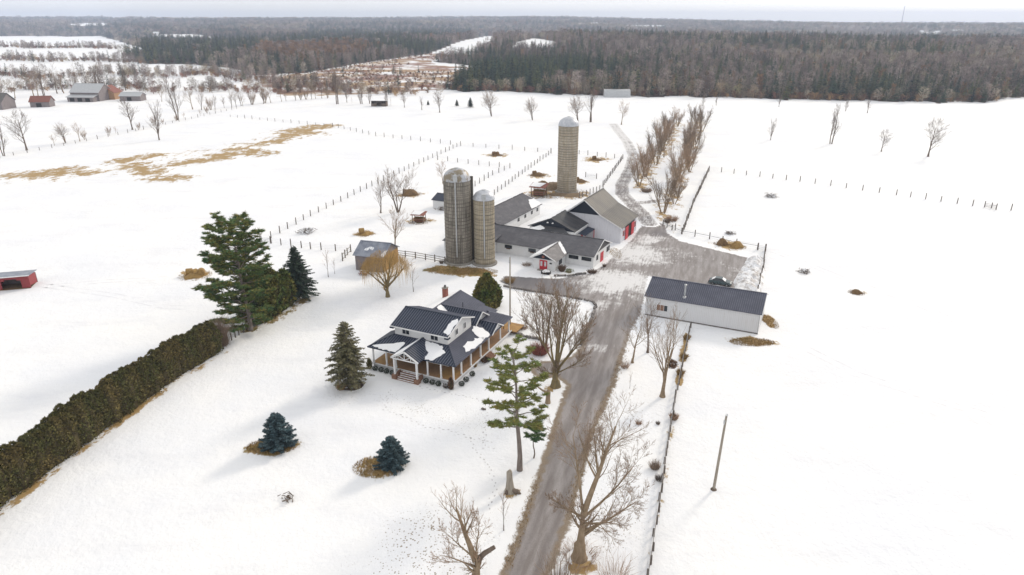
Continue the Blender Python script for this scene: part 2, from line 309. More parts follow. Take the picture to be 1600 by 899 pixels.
M['wood_mauve'] = forest_mat('mauve_wood', [(0.22, 0.18, 0.17), (0.27, 0.22, 0.205), (0.33, 0.28, 0.255), (0.24, 0.20, 0.175)])
M['wood_tan'] = forest_mat('tan_wood', [(0.33, 0.255, 0.175), (0.27, 0.225, 0.17), (0.42, 0.37, 0.31), (0.25, 0.225, 0.13)])
M['wood_conifer'] = forest_mat('wood_conifers', [(0.035, 0.065, 0.055), (0.05, 0.078, 0.052), (0.11, 0.12, 0.05), (0.032, 0.06, 0.058)])
M['wood_larch'] = forest_mat('wood_larch', [(0.25, 0.15, 0.08), (0.20, 0.125, 0.085), (0.30, 0.19, 0.10)])
M['wood_shrub'] = forest_mat('marsh_shrubs', [(0.24, 0.12, 0.085), (0.20, 0.11, 0.09), (0.32, 0.21, 0.11), (0.17, 0.11, 0.09)])

# ------------------------------------------------------------------ mesh helpers
class MB:
    def __init__(s): s.v = []; s.f = []; s.uv = None
    def box(s, c, d, rz=0.0):
        x, y, z = d[0] / 2, d[1] / 2, d[2] / 2; k = len(s.v); cs, sn = math.cos(rz), math.sin(rz)
        for a in ((-x, -y, -z), (x, -y, -z), (x, y, -z), (-x, y, -z), (-x, -y, z), (x, -y, z), (x, y, z), (-x, y, z)):
            s.v.append((c[0] + a[0] * cs - a[1] * sn, c[1] + a[0] * sn + a[1] * cs, c[2] + a[2]))
        for f in ((0, 3, 2, 1), (4, 5, 6, 7), (0, 1, 5, 4), (1, 2, 6, 5), (2, 3, 7, 6), (3, 0, 4, 7)): s.f.append(tuple(k + i for i in f))
        return s
    def bar(s, a, b, w, h=None):
        h = h or w; a = Vector(a); b = Vector(b); d = (b - a).normalized()
        u = d.cross(Vector((0, 0, 1)))
        if u.length < 1e-3: u = Vector((1, 0, 0))
        u.normalize(); n = u.cross(d); k = len(s.v)
        for p in (a, b):
            for su, sn in ((-1, -1), (1, -1), (1, 1), (-1, 1)): s.v.append(tuple(p + u * su * w / 2 + n * sn * h / 2))
        for f in ((0, 1, 2, 3), (7, 6, 5, 4), (0, 4, 5, 1), (1, 5, 6, 2), (2, 6, 7, 3), (3, 7, 4, 0)): s.f.append(tuple(k + i for i in f))
        return s
    def slab(s, top, th):                                   # polygon with thickness straight down
        k = len(s.v); n = len(top)
        s.v += [tuple(p) for p in top] + [(p[0], p[1], p[2] - th) for p in top]
        s.f.append(tuple(range(k, k + n))); s.f.append(tuple(range(k + 2 * n - 1, k + n - 1, -1)))
        for i in range(n): j = (i + 1) % n; s.f.append((k + j, k + i, k + n + i, k + n + j))
        return s
    def prism(s, prof, a, b, axis):                         # profile (t, z) swept along x or y
        k = len(s.v); n = len(prof)
        for q in (a, b):
            for t, z in prof: s.v.append((q, t, z) if axis == 'x' else (t, q, z))
        s.f.append(tuple(range(k, k + n))); s.f.append(tuple(range(k + 2 * n - 1, k + n - 1, -1)))
        for i in range(n): j = (i + 1) % n; s.f.append((k + j, k + i, k + n + i, k + n + j))
        return s
    def tube(s, path, rad, n=5, cap=True):
        k0 = len(s.v); m = len(path); path = [Vector(p) for p in path]
        d0 = (path[1] - path[0]).normalized(); ref = Vector((0, 0, 1)) if abs(d0.z) < 0.9 else Vector((1, 0, 0))
        for i, p in enumerate(path):
            d = (path[min(i + 1, m - 1)] - path[max(i - 1, 0)]); d = d.normalized() if d.length > 1e-9 else d0
            u = d.cross(ref)
            if u.length < 1e-4: u = d.cross(Vector((0.3, 1, 0.2)))
            u.normalize(); w = d.cross(u)
            for j in range(n):
                a = 2 * math.pi * j / n; q = p + (u * math.cos(a) + w * math.sin(a)) * rad[i]; s.v.append((q.x, q.y, q.z))
        for i in range(m - 1):
            for j in range(n):
                a = k0 + i * n + j; b = k0 + i * n + (j + 1) % n; s.f.append((a, b, b + n, a + n))
        if cap: s.f.append(tuple(k0 + (m - 1) * n + j for j in range(n)))
        return s
    def lathe(s, prof, n=24, cx=0, cy=0, scallop=0.0):
        k = len(s.v); m = len(prof)
        for r, z in prof:
            for j in range(n):
                a = 2 * math.pi * j / n; rr = r * (1 - (scallop if j % 2 else 0)); s.v.append((cx + rr * math.cos(a), cy + rr * math.sin(a), z))
        for i in range(m - 1):
            for j in range(n):
                a = k + i * n + j; b = k + i * n + (j + 1) % n; s.f.append((a, b, b + n, a + n))
        s.f.append(tuple(k + (m - 1) * n + j for j in range(n))); return s
    def tri(s, a, b, c): k = len(s.v); s.v += [a, b, c]; s.f.append((k, k + 1, k + 2))
    def quad(s, a, b, c, d): k = len(s.v); s.v += [a, b, c, d]; s.f.append((k, k + 1, k + 2, k + 3))
    def mesh(s, name, m, smooth=False):
        me = bpy.data.meshes.new(name); me.from_pydata(s.v, [], s.f)
        if s.uv:
            l = me.uv_layers.new(name='UVMap'); l.data.foreach_set('uv', [c for q in s.uv for c in q])
        if m: me.materials.append(m)
        if smooth: me.polygons.foreach_set('use_smooth', [True] * len(me.polygons))
        me.update(); return me
def link(name, me, parent=None, loc=(0, 0, 0), rz=0.0):
    o = bpy.data.objects.new(name, me); COL.objects.link(o); o.location = loc; o.rotation_euler = (0, 0, rz)
    if parent: o.parent = parent
    return o
def obj(name, mb, m, parent=None, smooth=False, **k): return link(name, mb.mesh(name, m, smooth), parent, **k)
def tag(o, label, cat, group=None, kind=None):
    if label: o['label'] = label
    if cat: o['category'] = cat
    if group: o['group'] = group
    if kind: o['kind'] = kind
    return o
def thing(name, label, cat, loc=(0, 0, 0), rz=0.0, group=None, s=1.0):
    o = link(name, None, None, loc, rz); o.scale = (s, s, s); o.empty_display_size = 0.3
    return tag(o, label, cat, group)
def copy_tree(o, parent=None):
    c = o.copy(); COL.objects.link(c); c.parent = parent
    for ch in list(o.children): copy_tree(ch, c)
    return c
def stuff(o): o['kind'] = 'stuff'; return o

# ------------------------------------------------------------------ ground sheet
def build_ground():
    rs = [3.0]
    while rs[-1] < 26: rs.append(rs[-1] * 1.12)
    while rs[-1] < 700: rs.append(rs[-1] * 1.0075)
    while rs[-1] < 12500: rs.append(rs[-1] * 1.02)
    th = list(np.linspace(-R(46), R(46), 250)) + list(np.linspace(R(46), R(314), 40))[1:-1]
    rs = np.array(rs); th = np.array(th); nr, nt_ = len(rs), len(th)
    RR, TT = np.meshgrid(rs, th, indexing='ij')
    X = (RR * np.sin(TT)).ravel(); Y = (RR * np.cos(TT)).ravel()
    Z = HZ(X, Y)
    Z += np.where(np.hypot(X, Y) < 560, 0, 0)
    v = np.column_stack([X, Y, Z]); v = np.vstack([v, [[0, 0, 0]]])
    i = np.arange(nr - 1)[:, None] * nt_; j = np.arange(nt_)[None, :]; j2 = (j + 1) % nt_
    q = np.stack([i + j, i + nt_ + j, i + nt_ + j2, i + j2], -1).reshape(-1, 4)[:, ::-1]
    c = len(v) - 1; tr = [(c, int(b), int(a)) for a, b in zip(range(nt_), [(a + 1) % nt_ for a in range(nt_)])]
    me = bpy.data.meshes.new('ground'); me.from_pydata(v.tolist(), [], q.tolist() + tr)
    me.polygons.foreach_set('use_smooth', [True] * len(me.polygons))
    x, y = v[:, 0], v[:, 1]; px, py = pxnp(x, y, v[:, 2]); front = y > 20; dist = np.hypot(x, y)
    bare = np.zeros(len(v)); olive = np.zeros(len(v)); floor = np.zeros(len(v)); marsh = np.zeros(len(v)); speck = np.zeros(len(v))
    def blob(a, cx, cy, rx, ry, rot=0.0, val=1.0, soft=0.5):
        gx, gy = P(cx, cy); ca, sa = math.cos(R(rot)), math.sin(R(rot)); dx, dy = x - gx, y - gy
        u, w = dx * ca + dy * sa, -dx * sa + dy * ca
        k = np.sqrt((u / rx) ** 2 + (w / ry) ** 2); a[:] = np.maximum(a, val * (1 - sstep(1 - soft, 1 + soft, k)))
    def strip(a, pts, w, val=1.0, soft=0.6):
        g = [P(*p) for p in pts]; d = segdist(x, y, g); a[:] = np.maximum(a, val * (1 - sstep(w * (1 - soft), w * (1 + soft), d)))
    # bare grass showing through the snow
    for p in [((20, 274), (60, 271), (105, 264)), ((62, 275), (90, 271), (135, 270)), ((185, 252), (215, 247), (235, 244)), ((208, 258), (228, 266), (240, 270)), ((252, 279), (276, 279)), ((280, 256), (310, 251), (345, 243)), ((340, 248), (360, 241)), ((368, 233), (385, 235), (412, 241)), ((405, 226), (428, 222)), ((440, 218), (470, 206), (500, 200), (515, 196)), ((447, 212), (475, 200)), ((452, 205), (490, 197))]:
        strip(bare, p, 6.5, 0.74, 0.95)
    blob(bare, 468, 208, 10, 14, 70, 0.74, .8)
    for p in [((150, 262), (300, 240), (440, 215)), ((60, 280), (160, 270))]: strip(bare, p, 9, 0.33)
    blob(bare, 712, 424, 6.5, 2.8, -15, 0.95, 0.5); blob(bare, 740, 426, 5.5, 2.6, -15, 0.95, 0.5); blob(olive, 715, 425, 12, 5, -15, 1.0)
    blob(bare, 962, 396, 1.5, 4.2, -25, 0.9); blob(bare, 1175, 534, 4.0, 1.8, -12, 0.85, 0.7); blob(olive, 1165, 534, 3.5, 1.4, 0, 0.8); blob(bare, 1203, 503, 1.2, 3.2, -10, 0.85)
    blob(bare, 590, 728, 3.2, 2.4, 20, 0.72, 0.5); blob(olive, 596, 736, 4, 3, 0, 1); blob(bare, 428, 698, 3.6, 1.9, 10, 0.85, 0.4); blob(olive, 428, 700, 4, 3, 0, 1)
    for cx, cy, rr in ((305, 429, 3.6), (570, 365, 3.0), (640, 304, 4.4), (655, 345, 3.6), (776, 243, 5), (842, 275, 4.5), (932, 250, 6), (906, 285, 3.5), (845, 303, 6), (886, 304, 7), (1138, 383, 4.0), (1340, 457, 1.6)): blob(bare, cx, cy, rr, rr * 0.9, 0, 0.75, .8)
    strip(bare, ((1074, 520), (1066, 560), (1060, 600)), 0.55, 0.8); strip(bare, ((1052, 660), (1040, 740), (1012, 899)), 0.5, 0.38)
    strip(bare, ((355, 550), (280, 592), (130, 702), (0, 800), (-60, 850)), 0.7, 0.6); strip(bare, ((390, 515), (430, 500), (470, 470)), 1.6, 0.65); strip(olive, ((390, 515), (430, 500), (470, 470)), 3, 1)
    strip(bare, ((795, 442), (808, 440)), 1.5, 0.7); blob(bare, 866, 608, 1.6, 1.2, 0, 0.8); blob(bare, 797, 770, 1.2, 0.9, 0, 0.7); blob(bare, 905, 885, 1.8, 1.3, 0, .75); blob(bare, 1050, 365, 2, 4, 60, 0.5)
    strip(bare, ((1000, 296), (1062, 192)), 3.5, 0.5); strip(bare, ((1035, 350), (1094, 190)), 3.5, 0.5)
    # specks of stubble
    blob(speck, 660, 830, 5, 4, 30, 0.62, 0.8); blob(speck, 690, 870, 6, 5, 30, 0.6, 0.8); blob(speck, 640, 890, 6, 4, 0, 0.5, .8); blob(speck, 650, 635, 9, 3, -25, 0.42, 0.8); blob(speck, 545, 620, 4, 3, 0, 0.35); blob(speck, 740, 660, 9, 5, 0, 0.34, 0.8)
    blob(speck, 800, 850, 4, 6, 70, 0.5, .8); blob(speck, 985, 650, 4, 9, -15, 0.45, 0.8); blob(speck, 960, 800, 4, 9, -15, 0.48, 0.8); blob(speck, 800, 495, 6, 4, 0, 0.42, 0.8); blob(speck, 570, 355, 3, 3, 0, 0.3)
    blob(speck, 835, 400, 5, 3, -25, 0.4, 0.8); blob(speck, 1150, 700, 12, 9, 0, 0.2, 0.9); blob(speck, 480, 362, 4, 2, 0, 0.5); blob(speck, 330, 235, 22, 12, 30, 0.3, .9)
    # woodland floor and marsh
    m = front & inpoly(px, py, MARSH); marsh[m] = 0.63
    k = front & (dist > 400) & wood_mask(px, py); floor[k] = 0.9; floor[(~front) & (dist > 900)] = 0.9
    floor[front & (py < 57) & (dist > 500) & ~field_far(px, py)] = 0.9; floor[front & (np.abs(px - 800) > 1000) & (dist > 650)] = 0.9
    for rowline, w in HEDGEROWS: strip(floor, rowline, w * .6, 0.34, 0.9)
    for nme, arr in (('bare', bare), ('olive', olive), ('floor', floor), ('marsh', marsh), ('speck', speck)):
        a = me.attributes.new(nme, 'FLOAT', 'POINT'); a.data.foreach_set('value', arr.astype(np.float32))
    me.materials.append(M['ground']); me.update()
    o = link('ground', me); o['kind'] = 'structure'; return o
MARSH = [(415, 140), (400, 130), (440, 116), (480, 114), (560, 100), (672, 84), (745, 84), (700, 91), (672, 97), (690, 103), (762, 106), (735, 118), (715, 128), (700, 140), (655, 143), (600, 146), (500, 150), (440, 150)]
FIELD_W = [(672, 85), (722, 64), (770, 64), (766, 71), (748, 79), (735, 85)]
CLEAR = [(796, 78), (808, 66), (835, 60), (870, 66), (866, 77), (830, 80)]
LEFTWOOD = [(160, 57), (760, 57), (722, 64), (672, 84), (560, 100), (480, 114), (430, 117), (385, 119), (372, 108), (300, 101), (228, 100), (205, 92), (188, 84), (230, 77), (195, 68)]
RIGHT_EDGE = [(690, 141), (800, 144), (880, 147), (945, 150), (1000, 151), (1075, 150), (1150, 153), (1300, 157), (1500, 160), (1545, 159), (1575, 151), (1640, 150), (2600, 150)]
RIGHTWOOD = RIGHT_EDGE + [(2600, 40), (770, 40), (772, 64), (748, 79), (700, 88), (678, 97), (764, 106), (737, 118), (717, 128)]
HEDGEROWS = [([(0, 77), (100, 80), (200, 82)], 8), ([(0, 92), (120, 96), (240, 100), (380, 101)], 9), ([(-40, 118), (80, 122), (170, 118), (260, 124), (330, 116), (400, 122)], 7), ([(-60, 146), (60, 141), (160, 139), (260, 141), (400, 141), (480, 146), (560, 146), (650, 145)], 8), ([(380, 125), (420, 128), (470, 136), (520, 141)], 7)]
FAR_FIELDS = [[(100, 38), (160, 36), (190, 39), (130, 41)], [(904, 37), (935, 35), (932, 38), (905, 39)], [(980, 40), (1040, 40), (1040, 42), (980, 42)], [(1430, 51), (1475, 49), (1470, 54), (1435, 54)], [(1485, 47), (1510, 47), (1510, 49), (1485, 49)], [(240, 58), (245, 54), (310, 54), (330, 59)]]
def field_far(px, py):
    c = np.zeros(np.shape(px), bool)
    for f in FAR_FIELDS: c |= inpoly(px, py, f)
    return c
def wood_mask(px, py):
    py = np.where(py > 125, py + 2.4 * snoise(px / 15.0, px / 21.0 + 2) + 1.2 * snoise(px / 5.0, px / 7.0), py)
    k = (py < 57) | inpoly(px, py, LEFTWOOD) | inpoly(px, py, RIGHTWOOD)
    return k & ~inpoly(px, py, FIELD_W) & ~inpoly(px, py, CLEAR) & ~inpoly(px, py, MARSH) & ~field_far(px, py)
build_ground()

# ------------------------------------------------------------------ driveway, yard and track
def sheet(name, inside, step, margin, z, m, attrs, bbox):
    x0, y0, x1, y1 = bbox; xs = np.arange(x0, x1, step); ys = np.arange(y0, y1, step)
    gx, gy = np.meshgrid(xs, ys, indexing='ij'); d = inside(gx, gy)
    keep = d > -margin; idx = -np.ones(gx.shape, int)
    cell = keep[:-1, :-1] & keep[1:, :-1] & keep[1:, 1:] & keep[:-1, 1:]
    use = np.zeros(gx.shape, bool); use[:-1, :-1] |= cell; use[1:, :-1] |= cell; use[1:, 1:] |= cell; use[:-1, 1:] |= cell
    idx[use] = np.arange(use.sum()); ii, jj = np.nonzero(cell)
    f = np.stack([idx[ii, jj], idx[ii + 1, jj], idx[ii + 1, jj + 1], idx[ii, jj + 1]], -1)
    ux, uy = gx[use], gy[use]
    me = bpy.data.meshes.new(name); me.from_pydata(np.column_stack([ux, uy, np.full(len(ux), z)]).tolist(), [], f.tolist())
    for k, fn in {'edge': lambda a, b: inside(a, b), **attrs}.items():
        a = me.attributes.new(k, 'FLOAT', 'POINT'); a.data.foreach_set('value', np.asarray(fn(ux, uy), np.float32))
    me.materials.append(m); o = link(name, me); o['kind'] = 'structure'; return o
DRIVE = [P(*p) for p in [(765, 930), (780, 899), (818, 800), (850, 705), (870, 640), (884, 602), (868, 590), (838, 592), (826, 578), (846, 564), (872, 563), (892, 556), (905, 545), (922, 500), (933, 476), (915, 468), (860, 459), (800, 449), (780, 440), (790, 431), (830, 434), (870, 436), (918, 428), (946, 414), (962, 396), (986, 376), (1003, 352), (1015, 343), (1040, 352), (1042, 364), (1062, 377), (1168, 403), (1168, 420), (1160, 452), (1012, 432), (1006, 468), (1000, 492), (985, 520), (962, 600), (928, 680), (898, 800), (862, 899), (852, 930)]]
def d_drive(x, y):
    d = segdist(x, y, DRIVE, True); return np.where(inpoly(x, y, DRIVE), d, -d)
def gb(cx, cy, r, val=1.0):
    gx, gy = P(cx, cy); return lambda x, y: val * np.exp(-((x - gx) ** 2 + (y - gy) ** 2) / (r * r))
def snowy(x, y):
    s = np.zeros_like(x)
    for a in ((965, 440, 10, 1.0), (985, 395, 10, 1.0), (940, 478, 5, .6), (1010, 375, 6, .8), (1090, 402, 9, .35), (1130, 418, 9, .3), (935, 545, 2.6, .7), (1020, 405, 8, .55)): s = np.maximum(s, gb(*a)(x, y))
    return s
def dark(x, y):
    s = np.zeros_like(x)
    for a in ((820, 442, 7, .8), (860, 445, 6, .7), (1030, 365, 3.5, .6), (925, 520, 5, .35), (905, 590, 5, .35), (1120, 410, 12, .15)): s = np.maximum(s, gb(*a)(x, y))
    return s
def verge(x, y): return sstep(112, 95, y) * 0.75
CTR = [P(*p) for p in [(808, 930), (820, 899), (859, 800), (889, 690), (915, 620), (938, 560), (955, 500), (968, 470), (975, 430), (990, 395)]]
def rut(x, y): d = segdist(x, y, CTR); return np.exp(-((d - 0.95) / 0.4) ** 2) * sstep(150, 118, y)
sheet('driveway', d_drive, 0.45, 1.6, 0.012, M['gravel'], {'snowy': snowy, 'dark': dark, 'verge': verge, 'rut': rut}, (-8, 46, 62, 182))
LANE = [P(*p) for p in [(1014, 350), (1003, 334), (986, 318), (972, 303), (972, 288), (984, 266), (990, 244), (980, 222), (965, 204), (958, 194)]]
LANE2 = [P(*p) for p in [(990, 318), (1015, 316), (1045, 312)]]
def d_lane(x, y): return np.maximum(2.2 - segdist(x, y, LANE), 1.6 - segdist(x, y, LANE2))
sheet('farm_track', d_lane, 0.7, 1.2, 0.02, M['gravel'], {'snowy': lambda x, y: 0.62 + 0.3 * sstep(230, 330, y), 'rut': lambda x, y: np.exp(-((segdist(x, y, LANE) - 0.95) / 0.5) ** 2), 'dark': lambda x, y: np.zeros_like(x), 'verge': lambda x, y: np.zeros_like(x)}, (20, 160, 100, 360))
def track(name, pts, w, z=0.006):
    g = [P(*p) for p in pts]; mb = MB(); n = 0; out = []
    for i in range(len(g) - 1):
        k = max(2, int(math.hypot(g[i + 1][0] - g[i][0], g[i + 1][1] - g[i][1]) / 2))
        for j in range(k): t = j / k; out.append((g[i][0] + (g[i + 1][0] - g[i][0]) * t, g[i][1] + (g[i + 1][1] - g[i][1]) * t))
    for side in (-0.8, 0.8):
        pr = None
        for i in range(len(out) - 1):
            dx, dy = out[i + 1][0] - out[i][0], out[i + 1][1] - out[i][1]; L = math.hypot(dx, dy) + 1e-6; nx, ny = -dy / L, dx / L
            a = (out[i][0] + nx * (side - w / 2), out[i][1] + ny * (side - w / 2), z); b = (out[i][0] + nx * (side + w / 2), out[i][1] + ny * (side + w / 2), z)
            if pr: mb.quad(pr[0], a, b, pr[1])
            pr = (a, b)
    o = obj(name, mb, M['rut']); o['kind'] = 'structure'
def rut_mat():
    m, nt, b = newmat('packed_snow'); pos = geopos(nt); sc, f = snow_colour(nt, pos); n = noise(nt, pos, 0.5, 5, 0.7)
    LK(nt, mixc(nt, ramp(nt, n, 0.4, 0.62), sc, (0.66, 0.66, 0.69)), b.inputs['Base Color']); b.inputs['Roughness'].default_value = 0.7; bump(nt, b, f, 0.5, 0.1); return m
M['rut'] = rut_mat()
track('vehicle_tracks', [(1200, 390), (1260, 412), (1330, 440), (1420, 470), (1500, 505), (1540, 530)], 0.35)
track('vehicle_tracks', [(1370, 430), (1480, 455), (1600, 478)], 0.35)
track('vehicle_tracks', [(1260, 545), (1340, 585), (1460, 625), (1600, 665)], 0.3)
track('vehicle_tracks', [(70, 448), (160, 440), (240, 436), (300, 428)], 0.3)
track('vehicle_tracks', [(60, 445), (180, 462), (260, 480), (330, 482)], 0.25)
def footprints(pts, seed):
    g = [Vector(P(*p)) for p in pts]; mb = MB(); r_ = random.Random(seed); side = 1
    for i in range(len(g) - 1):
        d = g[i + 1] - g[i]; k = max(1, int(d.length / 0.55)); n = Vector((-d.y, d.x)).normalized()
        for j in range(k):
            p = g[i] + d * (j / k) + n * (0.14 * side + r_.uniform(-.12, .12)); side = -side
            a0 = math.atan2(d.y, d.x); kk = len(mb.v); s = r_.uniform(0.8, 1.2)
            for q in range(7):
                t = 2 * math.pi * q / 7; u, w = 0.17 * s * math.cos(t), 0.09 * s * math.sin(t); mb.v.append((p.x + u * math.cos(a0) - w * math.sin(a0), p.y + u * math.sin(a0) + w * math.cos(a0), 0.008))
            mb.f.append(tuple(range(kk, kk + 7)))
    return mb
fp = MB()
for i, pts in enumerate(([(640, 655), (665, 668), (700, 672), (735, 685), (775, 692)], [(735, 685), (740, 700), (765, 730), (775, 760), (760, 800)], [(655, 605), (690, 612), (740, 622), (775, 640)], [(610, 610), (600, 640), (640, 655)], [(760, 650), (755, 700), (780, 700)])):
    q = footprints(pts, i); k = len(fp.v); fp.v += q.v; fp.f += [tuple(a + k for a in f) for f in q.f]
M['print'] = mat('trodden_snow', (0.50, 0.485, 0.49), (0.64, 0.63, 0.64), 2, 0.9)
tag(obj('footprints', fp, M['print']), 'trails of footprints across the snowy front lawn', 'footprints', kind='stuff')

# ------------------------------------------------------------------ building helpers (all in a building's own frame)
def plane(name, pts, th, m, parent, label=None):
    mb = MB().slab(pts, th); a, b = Vector(pts[0]), Vector(pts[1]); e = (b - a).normalized()
    n = (b - a).cross(Vector(pts[2]) - a).normalized(); w = n.cross(e)
    mb.uv = []
    for f in mb.f:
        for i in f: q = Vector(mb.v[i]) - a; mb.uv.append((q.dot(e), q.dot(w)))
    o = obj(name, mb, m, parent)
    if label: o['label'] = label
    return o
def ribs(parent, quad, spacing, m, w=0.05, h=0.05, name='seams'):
    """raised seams from eave (a-b) to ridge (d-c)"""
    a, b, c, d = [Vector(p) for p in quad]; n = max(2, int((b - a).length / spacing)); mb = MB()
    up = (b - a).cross(d - a).normalized()
    if up.z < 0: up = -up
    for i in range(n + 1):
        t = min(max(i / n, 0.004), 0.996); mb.bar(a.lerp(b, t) + up * h * 0.5, d.lerp(c, t) + up * h * 0.5, w, h)
    return stuff(obj(name, mb, m, parent))
def window(parent, c, face, w, h, fm='white', pm='glass', bars=1, name='window'):
    """face: which way it looks (+x,-x,+y,-y); c is on the wall surface"""
    ax = face[1]; sg = 1 if face[0] == '+' else -1; fr = MB(); pn = MB(); t = 0.07
    def bx(mb, du, dz, wu, wz, dep, off):
        if ax == 'x': mb.box((c[0] + sg * off, c[1] + du, c[2] + dz), (dep, wu, wz))
        else: mb.box((c[0] + du, c[1] + sg * off, c[2] + dz), (wu, dep, wz))
    bx(fr, 0, h / 2 + t / 2, w + 2 * t, t, 0.09, 0.035); bx(fr, 0, -h / 2 - t / 2, w + 2 * t, t, 0.13, 0.055)
    bx(fr, -w / 2 - t / 2, 0, t, h, 0.09, 0.035); bx(fr, w / 2 + t / 2, 0, t, h, 0.09, 0.035)
    for i in range(bars): bx(fr, (i + 1) * w / (bars + 1) - w / 2, 0, 0.05, h - 0.002, 0.05, 0.03)
    bx(pn, 0, 0, w, h, 0.03, 0.016)
    f = obj(name, fr, M[fm], parent); obj('pane', pn, M[pm], f); return f
def door(parent, c, face, w, h, m='red', glaze=True, handle=True, double=False):
    ax = face[1]; sg = 1 if face[0] == '+' else -1; mb = MB(); g = MB(); k = MB()
    def bx(q, du, dz, wu, wz, dep, off):
        if ax == 'x': q.box((c[0] + sg * off, c[1] + du, c[2] + dz), (dep, wu, wz))
        else: q.box((c[0] + du, c[1] + sg * off, c[2] + dz), (wu, dep, wz))
    leafs = [(-w / 4, w / 2 - 0.02), (w / 4, w / 2 - 0.02)] if double else [(0, w)]
    for du, ww in leafs: bx(mb, du, h / 2, ww, h, 0.06, 0.04)
    d = obj('door', mb, M[m], parent)
    if glaze:
        for du, ww in leafs: bx(g, du, h * 0.62, ww * 0.5, h * 0.5, 0.03, 0.07)
        obj('pane', g, M['lamp_clear'] if double else M['glass'], d)
    if handle: bx(k, 0.1 if double else w * 0.4, h * 0.45, 0.05, 0.18, 0.05, 0.09); obj('handle', k, M['black'], d)
    return d
def snow_patch(parent, zf, pts, seed=0, th=0.07, name='snow_patch', m='snow'):
    """lumpy sheet of snow lying on a roof plane zf(x, y)"""
    r_ = random.Random(seed); out = []
    for i in range(len(pts)):
        a, b = pts[i], pts[(i + 1) % len(pts)]; n = max(2, int(math.hypot(b[0] - a[0], b[1] - a[1]) / 0.34))
        for j in range(n):
            t = j / n; out.append((a[0] + (b[0] - a[0]) * t + r_.uniform(-.13, .13), a[1] + (b[1] - a[1]) * t + r_.uniform(-.13, .13)))
    return obj(name, MB().slab([(p[0], p[1], zf(*p) + th) for p in out], th - 0.012), M[m], parent)
def gable_roof(parent, axis, lo, hi, a, b, ze, zr, mats, th=0.14, rib=None, mid=None, rm=None, names=('roof_slope', 'roof_slope')):
    """axis: ridge direction; lo/hi ends along ridge; a/b eave lines across; returns two slopes (a side, b side)"""
    mid = (a + b) / 2 if mid is None else mid; out = []
    for e, m, nm in ((a, mats[0], names[0]), (b, mats[1], names[1])):
        if axis == 'x': q = [(lo, e, ze), (hi, e, ze), (hi, mid, zr), (lo, mid, zr)]
        else: q = [(e, lo, ze), (e, hi, ze), (mid, hi, zr), (mid, lo, zr)]
        if (e > mid) == (axis == 'x'): q = [q[1], q[0], q[3], q[2]]
        o = plane(nm, q, th, m, parent); out.append(o)
        if rib: ribs(o, q, rib, rm or M['rib_light'])
    cap = MB()
    if axis == 'x': cap.bar((lo, mid, zr + 0.02), (hi, mid, zr + 0.02), 0.3, 0.08)
    else: cap.bar((mid, lo, zr + 0.02), (mid, hi, zr + 0.02), 0.3, 0.08)
    obj('ridge_cap', cap, mats[1], parent); return out
def barge(parent, axis, at, a, b, ze, zr, m='white', mid=None, w=0.06, h=0.2):
    mid = (a + b) / 2 if mid is None else mid
    for e in (a, b):
        p, q = ((at, e, ze - 0.06), (at, mid, zr - 0.06)) if axis == 'x' else ((e, at, ze - 0.06), (mid, at, zr - 0.06))
        obj('barge_board', MB().bar(p, q, w, h), M[m], parent)
    return

